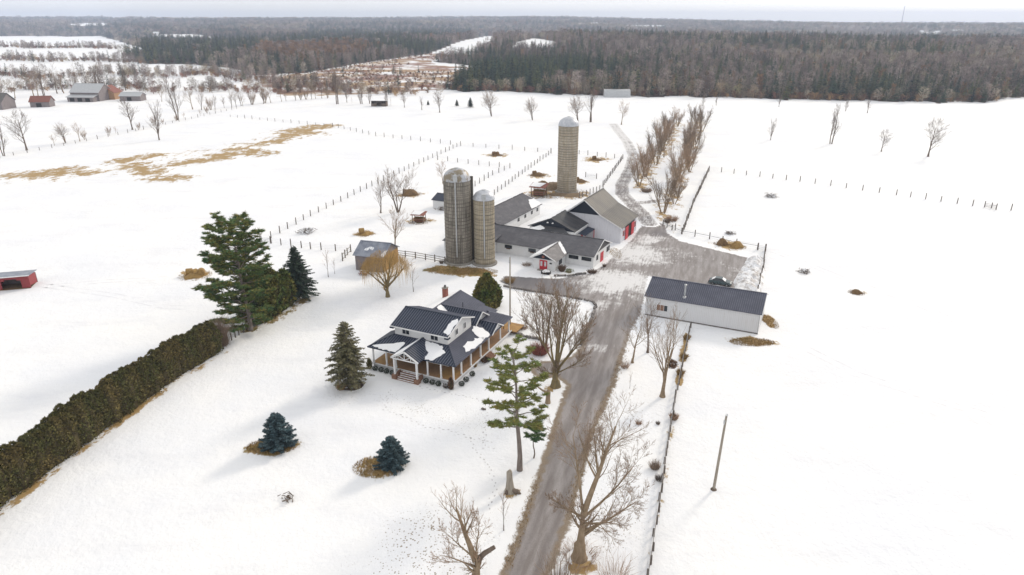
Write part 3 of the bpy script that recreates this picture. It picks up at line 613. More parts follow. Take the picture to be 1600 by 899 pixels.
# ------------------------------------------------------------------ farmhouse
def build_house():
    h = thing('farmhouse', 'white farmhouse with dark standing seam roofs and wraparound porch', 'house', (-21.5, 94.0, 0), R(-25))
    nm, wm = M['navy_metal'], M['slate_and_lit_metal']  # one roof in two tones: navy paints shaded slopes, slate the lit ones
    # bodies
    obj('wall', MB().prism([(3.6, 0.1), (11.0, 0.1), (11.0, 6.05), (7.5, 7.3), (3.6, 5.95)], 1.95, 11.4, 'x'), M['white_siding'], h)
    obj('rear_wall', MB().prism([(0.3, 0.1), (8.6, 0.1), (8.6, 4.25), (4.2, 5.8), (0.3, 4.25)], 11.01, 20.3, 'y'), M['white_siding'], h)
    obj('side_wall', MB().prism([(11.8, 0.1), (15.9, 0.1), (15.9, 4.6), (13.85, 5.8), (11.8, 4.6)], 4.3, 11.55, 'x'), M['white_siding'], h)
    obj('back_room_wall', MB().box((9.9, 17.9, 1.95), (2.6, 3.9, 3.7)), M['white_siding'], h)
    # porch base, deck, ceiling
    obj('porch_skirt', MB().box((7.2, 1.75, 0.35), (14.2, 3.4, 0.7)).box((12.9, 11.4, 0.35), (2.8, 15.9, 0.7)).box((1.0, 4.6, 0.35), (1.8, 2.2, 0.7)), M['white_sheet'], h)
    obj('deck', MB().box((7.2, 1.75, 0.76), (14.5, 3.66, 0.12)), M['deck'], h); obj('deck', MB().box((12.95, 11.6, 0.765), (3.05, 16.0, 0.12)), M['deck'], h)
    obj('deck', MB().box((13.3, 21.2, 0.6), (4.2, 3.2, 0.14)), M['deck_yellow'], h, )
    obj('deck_edge', MB().box((7.2, -0.12, 0.74), (14.6, 0.08, 0.2)), M['white'], h); obj('deck_edge', MB().box((14.5, 9.8, 0.74), (0.08, 19.6, 0.2)), M['white'], h)
    obj('deck_light_patch', MB().box((1.3, 1.4, 0.835), (2.3, 2.6, 0.02)), M['deck_yellow'], h); obj('deck_light_patch', MB().box((12.8, 1.7, 0.835), (2.9, 2.8, 0.02)), M['deck_yellow'], h)  # yellow light at the deck ends, painted as thin patches
    pm = MB().box((0, 0, 1.27), (0.2, 0.2, 2.54)).box((0, 0, 0.1), (0.28, 0.28, 0.2)).box((0, 0, 2.46), (0.28, 0.28, 0.14)).mesh('porch_post', M['white'])
    for x, y in [(0.2, 0.05), (2.6, 0.05), (4.3, 0.05), (9.9, 0.05), (12.2, 0.05), (14.3, 0.05)] + [(14.3, y) for y in (2.4, 5.4, 8.6, 11.4, 15.6, 18.9)] + [(0.1, 4.6)]:
        link('porch_post', pm, h, (x, y, 0.82))
    obj('porch_beam', MB().box((7.2, 0.05, 3.38), (14.3, 0.16, 0.2)), M['white'], h); obj('porch_beam', MB().box((14.3, 9.6, 3.38), (0.16, 19.0, 0.2)), M['white'], h)
    # porch roofs (hipped at both front corners)
    zl, zh = 3.46, 4.5; th = 0.1
    fr = [(-0.55, -0.35, zl), (14.85, -0.35, zl), (11.42, 3.58, zh), (1.93, 3.58, zh)]
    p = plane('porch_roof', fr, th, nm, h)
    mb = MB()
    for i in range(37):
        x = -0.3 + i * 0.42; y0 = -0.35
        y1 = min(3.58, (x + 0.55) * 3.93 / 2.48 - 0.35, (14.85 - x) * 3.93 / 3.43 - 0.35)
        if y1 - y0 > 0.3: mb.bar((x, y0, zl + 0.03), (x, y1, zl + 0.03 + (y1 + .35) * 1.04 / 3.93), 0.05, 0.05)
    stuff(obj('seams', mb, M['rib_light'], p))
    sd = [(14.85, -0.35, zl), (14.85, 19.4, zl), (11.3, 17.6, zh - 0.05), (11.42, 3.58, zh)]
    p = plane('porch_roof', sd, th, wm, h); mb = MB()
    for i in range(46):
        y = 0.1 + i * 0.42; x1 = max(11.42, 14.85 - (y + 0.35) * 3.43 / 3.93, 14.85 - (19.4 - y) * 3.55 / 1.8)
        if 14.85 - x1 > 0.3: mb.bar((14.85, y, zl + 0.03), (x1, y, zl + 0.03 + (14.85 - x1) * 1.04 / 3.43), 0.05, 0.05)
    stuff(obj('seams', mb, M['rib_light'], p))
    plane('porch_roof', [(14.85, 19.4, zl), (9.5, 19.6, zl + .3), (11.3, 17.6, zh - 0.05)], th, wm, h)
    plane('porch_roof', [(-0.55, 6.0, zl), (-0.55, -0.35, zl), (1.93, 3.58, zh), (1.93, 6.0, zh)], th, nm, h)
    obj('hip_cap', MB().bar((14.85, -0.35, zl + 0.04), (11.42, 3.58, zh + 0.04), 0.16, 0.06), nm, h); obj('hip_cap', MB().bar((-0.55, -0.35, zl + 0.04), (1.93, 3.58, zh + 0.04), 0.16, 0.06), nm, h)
    # main roof
    gable_roof(h, 'x', 1.5, 11.75, 3.15, 11.6, 6.0, 7.55, (nm, nm), 0.12, 0.42, mid=7.5)
    barge(h, 'x', 11.78, 3.15, 11.6, 6.0, 7.55, mid=7.5); barge(h, 'x', 1.47, 3.15, 11.6, 6.0, 7.55, mid=7.5)
    obj('eave_return', MB().box((11.5, 3.35, 5.72), (0.7, 0.7, 0.22)), nm, h); obj('eave_return', MB().box((1.75, 3.35, 5.72), (0.7, 0.7, 0.22)), nm, h)
    obj('fascia', MB().box((6.6, 3.13, 5.9), (10.2, 0.06, 0.2)), M['white'], h)
    # rear wing, cross gable, back room
    gable_roof(h, 'y', 11.0, 20.7, -0.1, 8.9, 4.2, 6.0, (M['slate_and_lit_metal'], wm), 0.12, 0.42, mid=4.2)
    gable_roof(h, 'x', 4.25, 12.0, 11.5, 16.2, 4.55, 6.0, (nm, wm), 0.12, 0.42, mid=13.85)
    barge(h, 'x', 12.03, 11.5, 16.2, 4.55, 6.0)
    plane('back_room_roof', [(11.6, 20.2, 3.75), (8.3, 20.2, 4.35), (8.3, 15.9, 4.35), (11.6, 15.9, 3.75)], 0.1, wm, h)
    # side porch gable
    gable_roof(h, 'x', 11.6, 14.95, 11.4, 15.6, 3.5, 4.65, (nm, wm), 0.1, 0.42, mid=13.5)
    barge(h, 'x', 14.98, 11.4, 15.6, 3.5, 4.65, mid=13.5); obj('gable_panel', MB().prism([(11.9, 3.46), (15.1, 3.46), (13.5, 4.45)], 14.6, 14.7, 'x'), M['white'], h)
    # entry gable over the steps
    gable_roof(h, 'y', -1.75, 4.1, 4.7, 9.5, 3.5, 4.85, (nm, nm), 0.1, 0.42, mid=7.1)
    barge(h, 'y', -1.78, 4.7, 9.5, 3.5, 4.85, w=0.08, h=0.26)
    tr = MB().bar((4.95, -1.72, 3.42), (9.25, -1.72, 3.42), 0.12, 0.18).bar((7.1, -1.72, 3.5), (7.1, -1.72, 4.65), 0.1)
    for s in (-1, 1): tr.bar((7.1, -1.72, 3.5), (7.1 + s * 1.1, -1.72, 4.1), 0.09).bar((7.1 + s * 1.1, -1.72, 3.5), (7.1 + s * 1.1, -1.72, 4.15), 0.08)
    obj('truss', tr, M['white'], h)
    for x in (5.15, 9.05):
        obj('pedestal', MB().box((x, -1.6, 0.35), (0.75, 0.75, 0.7)), M['step'], h); obj('entry_post', MB().box((x, -1.55, 2.05), (0.26, 0.26, 2.7)), M['white'], h)
        obj('cheek_wall', MB().slab([(x - 0.12, -0.15, 0.8), (x + 0.12, -0.15, 0.8), (x + 0.12, -1.22, 0.68), (x - 0.12, -1.22, 0.68)], 0.68), M['step'], h)
    for i in range(5):
        y = -0.32 - i * 0.36; st = obj('step', MB().box((7.1, y, (0.68 - i * 0.14) / 2), (3.3, 0.355, 0.68 - i * 0.14)), M['step'], h)
        obj('snow', MB().box((7.1 + 0.1 * (-1) ** i, y - 0.07, 0.70 - i * 0.14), (2.9, 0.17, 0.04)), M['snow'], st)
    # windows and chimney
    for x in (4.0, 9.1): window(h, (x, 3.6, 5.2), '-y', 1.25, 0.72)
    for x in (3.2, 10.2): window(h, (x, 3.6, 2.2), '-y', 1.2, 1.3)
    door(h, (7.1, 3.6, 0.83), '-y', 1.0, 2.1, 'black')
    for y in (6.3, 8.8): window(h, (11.4, y, 5.55), '+x', 0.75, 0.95)
    for y in (5.5, 9.0, 17.5): window(h, (11.4, y, 2.2), '+x', 1.1, 1.3)
    window(h, (11.55, 13.85, 5.0), '+x', 0.4, 0.5, bars=0)
    ch = obj('chimney', MB().box((2.4, 18.4, 5.9), (0.75, 0.75, 2.1)), M['brick'], h)
    obj('chimney_cap', MB().box((2.4, 18.4, 7.0), (0.9, 0.9, 0.12)), M['concrete'], ch); obj('flue', MB().lathe([(0.14, 7.0), (0.14, 7.4), (0.2, 7.4), (0.2, 7.45)], 10, 2.4, 18.4), M['black'], ch)
    obj('vent_pipe', MB().lathe([(0.06, 5.0), (0.06, 6.2)], 8, 7.4, 15.6), M['black'], h)
    # snow left on the roofs
    pf = lambda x, y: zl + (y + 0.35) * 1.04 / 3.93 + 0.03
    snow_patch(h, pf, [(0.2, 0.0), (2.6, -0.25), (4.6, -0.2), (4.9, 1.6), (4.6, 2.2), (3.4, 1.6), (2.7, 1.2), (1.9, 0.9), (0.9, 0.6)], 1)
    snow_patch(h, pf, [(9.5, -0.2), (10.9, -0.25), (12.0, 1.9), (11.2, 2.3), (11.1, 2.9), (9.9, 3.1), (8.2, 3.3), (7.4, 3.4), (8.2, 2.2), (9.4, 1.2)], 2)
    sf = lambda x, y: zl + (14.85 - x) * 1.04 / 3.43 + 0.03
    snow_patch(h, sf, [(14.3, 4.0), (14.6, 5.6), (14.7, 8.6), (14.3, 9.6), (13.5, 8.4), (13.6, 7.4), (13.1, 6.6), (13.2, 5.0)], 3)
    snow_patch(h, sf, [(14.6, 9.2), (14.7, 11.3), (12.9, 11.9), (11.7, 11.4), (12.1, 9.8), (13.2, 9.3)], 4)
    snow_patch(h, lambda x, y: 6.0 + (y - 3.15) * 1.55 / 4.35 + 0.03, [(10.6, 3.7), (11.6, 3.4), (11.65, 6.6), (11.3, 7.0), (10.7, 6.2), (10.5, 5.0)], 5)
    rf = lambda x, y: 6.0 - (x - 4.2) * 1.8 / 4.7 + 0.03
    snow_patch(h, rf, [(4.3, 12.2), (4.4, 13.5), (5.0, 13.4), (6.4, 12.7), (7.6, 11.9), (7.9, 11.4), (6.6, 11.6), (5.2, 12.0)], 6)
    snow_patch(h, lambda x, y: 6.0 + (x - 4.2) * 1.8 / 4.3 + 0.02, [(-0.05, 11.1), (4.0, 11.1), (4.1, 20.6), (-0.05, 20.6)], 7)
    snow_patch(h, lambda x, y: 4.85 + (x - 7.1) * 1.35 / 2.4 + 0.02, [(4.75, -1.7), (7.0, -1.7), (7.0, 3.6), (6.1, 3.3), (4.75, 0.2)], 8)
    # side porch steps and furniture
    for i in range(3): obj('side_step', MB().box((14.75 + i * 0.35, 10.4, 0.3 - i * 0.1), (0.36, 1.9, 0.62 - i * 0.2)), M['step'], h)
    return h
build_house()

# ------------------------------------------------------------------ stable complex (long low stable, entrance, hay barn, link, back wing)
def build_stable():
    b = thing('stable', 'long white stable with grey shingle roof and red doors beside the silos', 'stable', (19.6, 139.6, 0), R(-27))
    sh = M['shingle']
    prof = [(-1.4, 0), (9.2, 0), (9.2, 2.75), (3.9, 4.85), (-1.4, 2.75)]
    obj('wall', MB().prism([(-1.4, 0), (9.2, 0), (9.2, 2.75), (-1.4, 2.75)], -37.0, -1.6, 'x'), M['white_siding'], b)
    obj('gable', MB().prism([(-1.3, 2.751), (9.1, 2.751), (3.9, 4.82)], -36.9, -1.66, 'x'), M['shingle_light'], b, )
    gable_roof(b, 'x', -37.3, -1.25, -1.8, 9.6, 2.72, 5.0, (sh, sh), 0.13)
    barge(b, 'x', -1.22, -1.8, 9.6, 2.72, 5.0)
    for x in (-3.2, -6.2): window(b, (x, -1.4, 1.85), '-y', 2.1, 0.65, 'black', bars=2)
    for x in (-16.2, -22.2): window(b, (x, -1.4, 1.85), '-y', 1.7, 0.62, 'black', bars=2); obj('flower_box', MB().box((x, -1.55, 1.42), (0.9, 0.25, 0.16)), M['brown_leaf'], b)
    window(b, (-28.5, -1.4, 1.85), '-y', 1.7, 0.62, 'black', bars=2)
    door(b, (-1.6, 3.9, 0), '+x', 1.9, 2.15, 'red', double=True, glaze=False)
    for y in (0.9, 7.4): window(b, (-1.6, y, 1.75), '+x', 0.75, 0.95, 'black', bars=1)
    window(b, (-1.6, 8.5, 1.75), '+x', 0.5, 0.95, 'black', bars=0)
    # wing running forward behind the silos
    obj('wing_wall', MB().box((-31, -3.6, 1.3), (11.4, 4.35, 2.6)), M['white_siding'], b)
    plane('wing_roof', [(-37, -6.1, 2.6), (-25.0, -6.1, 2.6), (-25.0, 0.6, 3.8), (-37, 0.6, 3.8)], 0.12, sh, b)
    window(b, (-25.3, -4.0, 1.7), '+x', 1.5, 0.7, 'black')
    snow_patch(b, lambda x, y: 5.0 - (y - 3.9) * 2.28 / 5.7 + 0.02, [(-37, 4.0), (-1.4, 4.0), (-1.4, 9.4), (-37, 9.4)], 11)
    return b
def build_entrance():
    b = thing('entrance_porch', 'small gabled white entrance with red double door on the stable front', 'porch', (19.6, 139.6, 0), R(-27))
    obj('wall', MB().prism([(-13.0, 0), (-8.1, 0), (-8.1, 2.5), (-13.0, 2.5)], -7.35, -1.46, 'y'), M['white_siding'], b)
    obj('gable', MB().prism([(-13.1, 2.503), (-8.0, 2.503), (-10.6, 3.8)], -7.5, 1.0, 'y'), M['navy_boards'], b)
    gable_roof(b, 'y', -7.9, 1.5, -13.8, -7.5, 2.5, 4.05, (M['shingle'], M['shingle_light']), 0.12, mid=-10.7)
    barge(b, 'y', -7.93, -13.8, -7.5, 2.5, 4.05, mid=-10.7)
    door(b, (-10.7, -7.35, 0.1), '-y', 1.8, 2.15, 'red', double=True)
    em = MB().lathe([(0.0, 0), (0.34, 0), (0.34, 0.05)], 8)
    em.v = [(-10.7 + x, -7.52 - z, 3.02 + y) for x, y, z in em.v]; obj('emblem', em, M['rust_red'], b)
    obj('house_number_plate', MB().box((-9.0, -7.38, 1.75), (0.5, 0.05, 0.3)), M['black'], b)
    window(b, (-8.1, -4.3, 1.5), '+x', 1.5, 1.15, 'black')
    obj('porch_step', MB().box((-10.7, -7.75, 0.05), (2.4, 0.7, 0.12)), M['concrete'], b)
    snow_patch(b, lambda x, y: 4.05 + (x + 10.7) * 1.55 / 3.1 + 0.02, [(-13.75, -7.85), (-10.75, -7.85), (-10.75, 1.1), (-13.75, -1.2)], 12, 0.1)
    snow_patch(b, lambda x, y: 4.05 - (x + 10.7) * 1.55 / 3.2 + 0.02, [(-10.65, 0.2), (-10.6, 1.3), (-7.7, -1.8), (-7.7, -3.0), (-8.2, -2.6)], 13)
    return b
def build_barn():
    b = thing('hay_barn', 'tall white board barn with weathered tin roof and navy gable', 'barn', (19.6, 139.6, 0), R(-27))
    y0, y1 = 17.9, 30.4; c = -11.4
    prof = [(-20.8, 0), (-2.0, 0), (-2.0, 3.85), (c + 4.2, 6.35), (c, 9.55), (c - 4.2, 6.35), (-20.8, 3.85)]
    obj('wall', MB().prism(prof, y0, y1, 'y'), M['white_boards'], b)
    obj('gable', MB().prism([(c - 4.1, 6.3), (c + 4.1, 6.3), (c, 9.45)], y0 - 0.08, y0 - 0.003, 'y'), M['navy_boards'], b)
    tm = M['tan_metal']
    for q, m in (([(-1.6, 17.4, 3.9), (-1.6, 30.9, 3.9), (c + 4.2, 30.9, 6.55), (c + 4.2, 17.4, 6.55)], tm), ([(c + 4.2, 17.4, 6.55), (c + 4.2, 30.9, 6.55), (c, 30.9, 9.8), (c, 17.4, 9.8)], tm),
                 ([(-21.2, 30.9, 3.9), (-21.2, 17.4, 3.9), (c - 4.2, 17.4, 6.55), (c - 4.2, 30.9, 6.55)], tm), ([(c - 4.2, 30.9, 6.55), (c - 4.2, 17.4, 6.55), (c, 17.4, 9.8), (c, 30.9, 9.8)], tm)):
        o = plane('roof_slope', q, 0.12, m, b); ribs(o, q, 0.9, tm, 0.05, 0.04)
    obj('ridge_cap', MB().bar((c, 17.4, 9.84), (c, 30.9, 9.84), 0.35, 0.08), tm, b)
    for s, e in (((-1.6, 3.8), (c + 4.2, 6.45)), ((c + 4.2, 6.45), (c, 9.7)), ((-21.2, 3.8), (c - 4.2, 6.45)), ((c - 4.2, 6.45), (c, 9.7))):
        obj('barge_board', MB().bar((s[0], 17.37, s[1]), (e[0], 17.37, e[1]), 0.05, 0.18), M['white'], b)
    snow_patch(b, lambda x, y: (6.55 + (x - (c - 4.2)) * 2.65 / 5.6 if x < c - 4.2 else 9.8 + (x - c) * 3.25 / 4.2) + 0.02, [(c - 4.15, 17.45), (c - 0.1, 17.45), (c - 0.1, 30.8), (c - 4.15, 30.8)], 14, 0.12)
    snow_patch(b, lambda x, y: 6.55 + (x - (c - 4.2)) * 2.65 / 5.6 + 0.02, [(-21.1, 17.45), (c - 4.3, 17.45), (c - 4.3, 30.8), (-21.1, 30.8)], 15, 0.12)
    # end wall: sliding red doors either side of an opening whose shade is a painted dark panel
    obj('opening_shade', MB().box((-1.98, 24.6, 1.6), (0.08, 2.6, 3.1)), M['void'], b)
    for y in (22.3, 26.9): obj('sliding_door', MB().box((-1.86, y, 1.65), (0.1, 2.1, 3.2)), M['red'], b)
    obj('door_track', MB().box((-1.84, 24.6, 3.35), (0.14, 7.4, 0.14)), M['black'], b)
    window(b, (-2.0, 20.1, 2.0), '+x', 0.9, 1.1, 'red', bars=0); window(b, (-2.0, 29.2, 2.0), '+x', 0.9, 1.1, 'red', bars=0)
    return b
def build_link():
    b = thing('milk_house', 'low dark roofed link building between stable and hay barn', 'outbuilding', (19.6, 139.6, 0), R(-27))
    dm = M['dark_metal']
    obj('wall', MB().box((-16.3, 13.55, 1.95), (11.4, 8.5, 3.9)), M['white_siding'], b)
    obj('gable', MB().prism([(-22.2, 3.9), (-10.5, 3.9), (-16.4, 6.45)], 9.45, 9.6, 'y'), M['navy_boards'], b)
    gable_roof(b, 'y', 9.25, 17.8, -22.5, -10.2, 4.0, 6.6, (dm, dm), 0.12, 0.6, mid=-16.4, rm=dm)
    snow_patch(b, lambda x, y: 6.6 + (x + 16.4) * 2.6 / 6.1 + 0.04, [(-22.4, 9.3), (-16.5, 9.3), (-16.5, 17.7), (-22.4, 17.7)], 16, 0.12)
    obj('barge_board', MB().bar((-10.2, 9.22, 3.93), (-10.2, 17.3, 3.93), 0.12, 0.14), M['white'], b)
    plane('canopy', [(-10.15, 11.0, 3.35), (-8.3, 11.0, 3.0), (-8.3, 17.3, 3.0), (-10.15, 17.3, 3.35)], 0.12, M['navy_metal'], b)
    for y in (11.2, 17.1): obj('canopy_post', MB().box((-8.45, y, 1.45), (0.14, 0.14, 2.9)), M['red'], b)
    for x in (-17.3, -16.0): obj('lamp', MB().lathe([(0.02, 0), (0.26, 0.02), (0.2, 0.2), (0.02, 0.28)], 10, x, 9.3), M['white'], b, loc=(0, 0, 5.35))
    plane('lean_to_roof', [(-21.5, 7.3, 3.9), (-11.0, 7.3, 3.9), (-13.0, 9.35, 4.55), (-19.5, 9.35, 4.55)], 0.1, M['dark_metal'], b)
    snow_patch(b, lambda x, y: 3.9 + (y - 7.3) * 0.65 / 2.05 + 0.01, [(-21.2, 7.4), (-18.2, 7.4), (-17.6, 8.4), (-19.0, 9.2)], 17)
    door(b, (-10.6, 14.6, 0), '+x', 1.2, 2.1, 'red', glaze=False)
    return b
def build_backwing():
    b = thing('back_barn', 'low white barn with grey shingle roof behind the stable', 'barn', (19.6, 139.6, 0), R(-27))
    obj('wall', MB().prism([(-41.6, 0), (-30.3, 0), (-30.3, 2.8), (-41.6, 2.8)], 10.3, 33.3, 'y'), M['white_siding'], b)
    obj('gable', MB().prism([(-41.5, 2.803), (-30.4, 2.803), (-36.0, 5.1)], 10.2, 33.4, 'y'), M['navy_boards'], b)
    gable_roof(b, 'y', 9.7, 33.9, -42.1, -29.9, 2.85, 5.25, (M['shingle'], M['shingle']), 0.12, mid=-36.0)
    for y in (20, 24, 28, 31.5): window(b, (-30.3, y, 1.8), '+x', 0.8, 0.7, 'black', bars=0)
    snow_patch(b, lambda x, y: 5.25 + (x + 36) * 2.4 / 6.1 + 0.02, [(-42, 9.8), (-36.1, 9.8), (-36.1, 33.8), (-42, 33.8)], 18, 0.1)
    snow_patch(b, lambda x, y: 5.25 - (x + 36) * 2.4 / 6.1 + 0.02, [(-31.8, 29.5), (-30.0, 27.5), (-30.0, 33.8), (-32.5, 33.8), (-33.0, 31.8)], 19, 0.1)
    return b
build_stable(); build_entrance(); build_barn(); build_link(); build_backwing()

def build_white_shed():
    x, y = P(676, 326); b = thing('equipment_shed', 'small white shed with navy roof half hidden behind the taller silo', 'shed', (x, y, 0), R(-27))
    obj('wall', MB().box((3.4, 3.0, 1.3), (6.6, 5.8, 2.6)), M['white_siding'], b)
    gable_roof(b, 'x', -0.2, 7.0, -0.2, 6.2, 2.6, 3.9, (M['navy_metal'], M['navy_metal']), 0.12, 0.5)
    obj('gable', MB().prism([(0.2, 2.603), (5.8, 2.603), (3.0, 3.75)], 0.12, 6.65, 'x'), M['white_siding'], b)
    snow_patch(b, lambda x, y: 3.9 - (y - 3) * 1.3 / 3.2 + 0.03, [(-0.1, 3.1), (6.9, 3.1), (6.9, 6.1), (-0.1, 6.1)], 20)
build_white_shed()

def build_metal():
    b = thing('drive_shed', 'long white metal shed with slate blue ribbed roof beside the parking area', 'shed', (24.2, 114.0, 0), R(-25))
    obj('wall', MB().prism([(0, 0), (9.8, 0), (9.8, 3.8), (4.9, 5.6), (0, 3.8)], 0.0, 19.6, 'x'), M['white_sheet'], b)
    gable_roof(b, 'x', -0.3, 19.9, -0.3, 10.1, 3.78, 5.75, (M['slate_and_lit_metal'], M['slate_and_lit_metal']), 0.1, 0.34, mid=4.9)
    barge(b, 'x', -0.33, -0.3, 10.1, 3.78, 5.75); barge(b, 'x', 19.93, -0.3, 10.1, 3.78, 5.75)
    w = window(b, (3.0, 0, 1.9), '-y', 1.9, 1.1, 'white', 'step', bars=2); w['label'] = 'boarded window with brown panels'
    obj('open_sash', MB().box((3.7, -0.06, 1.9), (0.55, 0.04, 1.05)), M['glass'], w)
    v = obj('flue_pipe', MB().lathe([(0.42, 3.9), (0.3, 4.35), (0.16, 4.4), (0.16, 6.5), (0.25, 6.5), (0.25, 6.64), (0.05, 6.75)], 12, 6.6, 0.95), M['galv'], b)
    obj('foundation', MB().box((9.8, -0.05, 0.1), (19.7, 0.06, 0.22)), M['stone'], b)
    obj('downpipe', MB().bar((19.55, -0.08, 0.1), (19.55, -0.08, 3.7), 0.08), M['galv'], b); obj('rear_fascia', MB().box((9.8, 10.1, 3.66), (20.2, 0.06, 0.2)), M['white'], b)
build_metal()

def build_grey_shed():
    b = thing('timber_shed', 'weathered grey board shed with blue tin roof behind the golden willow', 'shed', (-33.4, 137.9, 0), R(-16))
    obj('wall', MB().prism([(0, 0), (7.4, 0), (7.4, 3.45), (3.7, 5.3), (0, 3.45)], 0, 6.4, 'x'), M['grey_boards'], b)
    gable_roof(b, 'x', -0.45, 6.8, -0.35, 7.75, 3.42, 5.5, (M['blue_metal'], M['blue_metal']), 0.08, 0.6, mid=3.7, rm=M['blue_metal'])
    mb = MB()
    for i in range(10): mb.box((3.2, -0.03, 0.2 + i * 0.335), (6.5, 0.05, 0.30))
    stuff(obj('cladding_boards', mb, M['grey_boards'], b)); mb = MB()
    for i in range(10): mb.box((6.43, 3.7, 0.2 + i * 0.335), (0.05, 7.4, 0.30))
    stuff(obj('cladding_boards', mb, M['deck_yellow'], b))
    snow_patch(b, lambda x, y: 3.42 + (y + 0.35) * 2.08 / 4.05, [(1.6, 1.2), (2.4, 1.1), (2.6, 1.8), (3.3, 1.5), (3.6, 2.0), (2.6, 2.3), (1.8, 1.9)], 21, 0.04)
    snow_patch(b, lambda x, y: 3.42 + (y + 0.35) * 2.08 / 4.05, [(5.6, 0.2), (6.7, 0.0), (6.7, 1.7), (6.3, 1.6)], 22, 0.04)
build_grey_shed()
def build_run_in():
    x, y = P(49, 450); b = thing('run_in_shed', 'red run-in shelter with arched opening and grey roof at the left edge', 'shelter', (x, y, 0), R(16))
    for xx, w in ((-0.75, 1.5), (-5.6, 1.3)): obj('front_wall', MB().box((xx, 0, 1.35), (w, 0.12, 2.7)), M['red_boards'], b)
    obj('front_wall', MB().box((-3.2, 0, 2.4), (3.4, 0.12, 0.6)), M['red_boards'], b)
    obj('corner_brace', MB().slab([(-1.5, -0.055, 2.1), (-1.5, 0.055, 2.1), (-2.2, 0.055, 2.1), (-2.2, -0.055, 2.1)], 0.3), M['red_boards'], b); obj('corner_brace', MB().slab([(-4.95, -0.055, 2.1), (-4.95, 0.055, 2.1), (-4.3, 0.055, 2.1), (-4.3, -0.055, 2.1)], 0.3), M['red_boards'], b)
    obj('side_wall', MB().slab([(0, 0.07, 2.65), (0, 3.6, 2.1), (-0.12, 3.6, 2.1), (-0.12, 0.07, 2.65)], 2.1), M['red_boards'], b); obj('side_wall', MB().box((-6.2, 1.9, 1.2), (0.12, 3.5, 2.4)), M['red_boards'], b)
    obj('back_wall', MB().box((-3.1, 3.6, 1.05), (6.3, 0.1, 2.1)), M['grey_boards'], b)
    plane('roof', [(-6.7, -0.5, 2.85), (0.3, -0.5, 2.85), (0.3, 4.0, 2.5), (-6.7, 4.0, 2.5)], 0.1, M['blue_metal'], b)
    obj('fascia', MB().box((-3.2, -0.53, 2.78), (7.0, 0.05, 0.18)), M['white'], b)
    obj('straw_bedding', MB().box((-3.1, 1.6, 0.06), (6.0, 3.6, 0.1)), M['old_hay'], b)
build_run_in()

# ------------------------------------------------------------------ silos
def build_silo(label, c, r, h, m, dome, dome_h, chute_az, hop=0.76, nd=48, back_az=100):
    s = thing('silo', label, 'silo', (c[0], c[1], 0), 0, 'silos of the farmyard'); n = 48
    mb = MB(); mb.uv = []
    for z in (0, h):
        for j in range(n): a = 2 * math.pi * j / n; mb.v.append((r * math.cos(a), r * math.sin(a), z))
    for j in range(n):
        k = (j + 1) % n; mb.f.append((j, k, n + k, n + j)); u0, u1 = 2 * math.pi * r * j / n, 2 * math.pi * r * (j + 1) / n; mb.uv += [(u0, 0), (u1, 0), (u1, h), (u0, h)]
    obj('stave_wall', mb, m, s, smooth=True)
    hm = MB()
    for j in range(n):
        a0, a1 = 2 * math.pi * j / n, 2 * math.pi * (j + 1) / n; q = []
        for rr, zz in ((r + 0.002, -.035), (r + 0.04, -.035), (r + 0.04, .035), (r + 0.002, .035)):
            q.append(((rr * math.cos(a0), rr * math.sin(a0), zz), (rr * math.cos(a1), rr * math.sin(a1), zz)))
        for i in range(3): hm.quad(q[i][0], q[i][1], q[i + 1][1], q[i + 1][0])
    me = hm.mesh('hoop', M['hoop'])
    z = 0.5
    while z < h - 0.2: link('hoop', me, s, (0, 0, z)); z += hop * (0.75 + 0.5 * z / h) if hop < 1 else hop
    obj('footing', MB().lathe([(r + 0.5, 0), (r + 0.5, 0.35), (r + 0.05, 0.4)], 40), M['concrete'], s)
    prof = [(r + 0.08, h - 0.05), (r + 0.08, h + 0.12)] + [(max(0.05, (r + 0.02) * math.cos(t)), h + 0.12 + dome_h * math.sin(t)) for t in [i * math.pi / 2 / 14 for i in range(1, 15)]]
    d = obj('dome', MB().lathe(prof, nd, scallop=0.014), dome, s)
    obj('dome_cap', MB().lathe([(0.5, h + dome_h + 0.02), (0.45, h + dome_h + 0.2), (0.05, h + dome_h + 0.28)], 14), M['galv'], d)
    a = R(chute_az); ca, sa = math.cos(a), math.sin(a)
    obj('filler_pipe', MB().tube([((r + .2) * ca, (r + .2) * sa, 2.0), ((r + .2) * ca, (r + .2) * sa, h + 0.3), ((r - .4) * ca, (r - .4) * sa, h + dome_h * 0.72)], [0.13, 0.13, 0.13], 8), M['galv'], s)
    hb = MB().box(((r - 0.25) * ca, (r - 0.25) * sa, h + 0.75), (0.9, 0.8, 1.3)); obj('dome_hatch', hb, M['galv'], d)
    ld = MB(); b2 = R(chute_az + 70); cb, sb = math.cos(b2), math.sin(b2)
    obj('unloading_chute', MB().tube([((r + .22) * math.cos(R(back_az)), (r + .22) * math.sin(R(back_az)), 0.4), ((r + .22) * math.cos(R(back_az)), (r + .22) * math.sin(R(back_az)), h + 0.6)], [0.36, 0.36], 10), m, s, smooth=True)
    for sd2 in (-.22, .22): ld.bar(((r + .15) * cb - sb * sd2, (r + .15) * sb + cb * sd2, 0.5), ((r + .15) * cb - sb * sd2, (r + .15) * sb + cb * sd2, h), 0.04)
    return s
S1, S2, S3 = (-11.75, 143.6), (-6.0, 142.2), (17.1, 209.7)
build_silo('taller dark weathered silo of the front pair with rusty dome', S1, 2.9, 18.4, M['stave_dark'], M['dome_rust'], 2.35, -93, back_az=8)
build_silo('shorter tan silo of the front pair with bright metal dome', S2, 2.25, 14.6, M['stave_tan'], M['dome_metal'], 1.75, -88, 1.1)
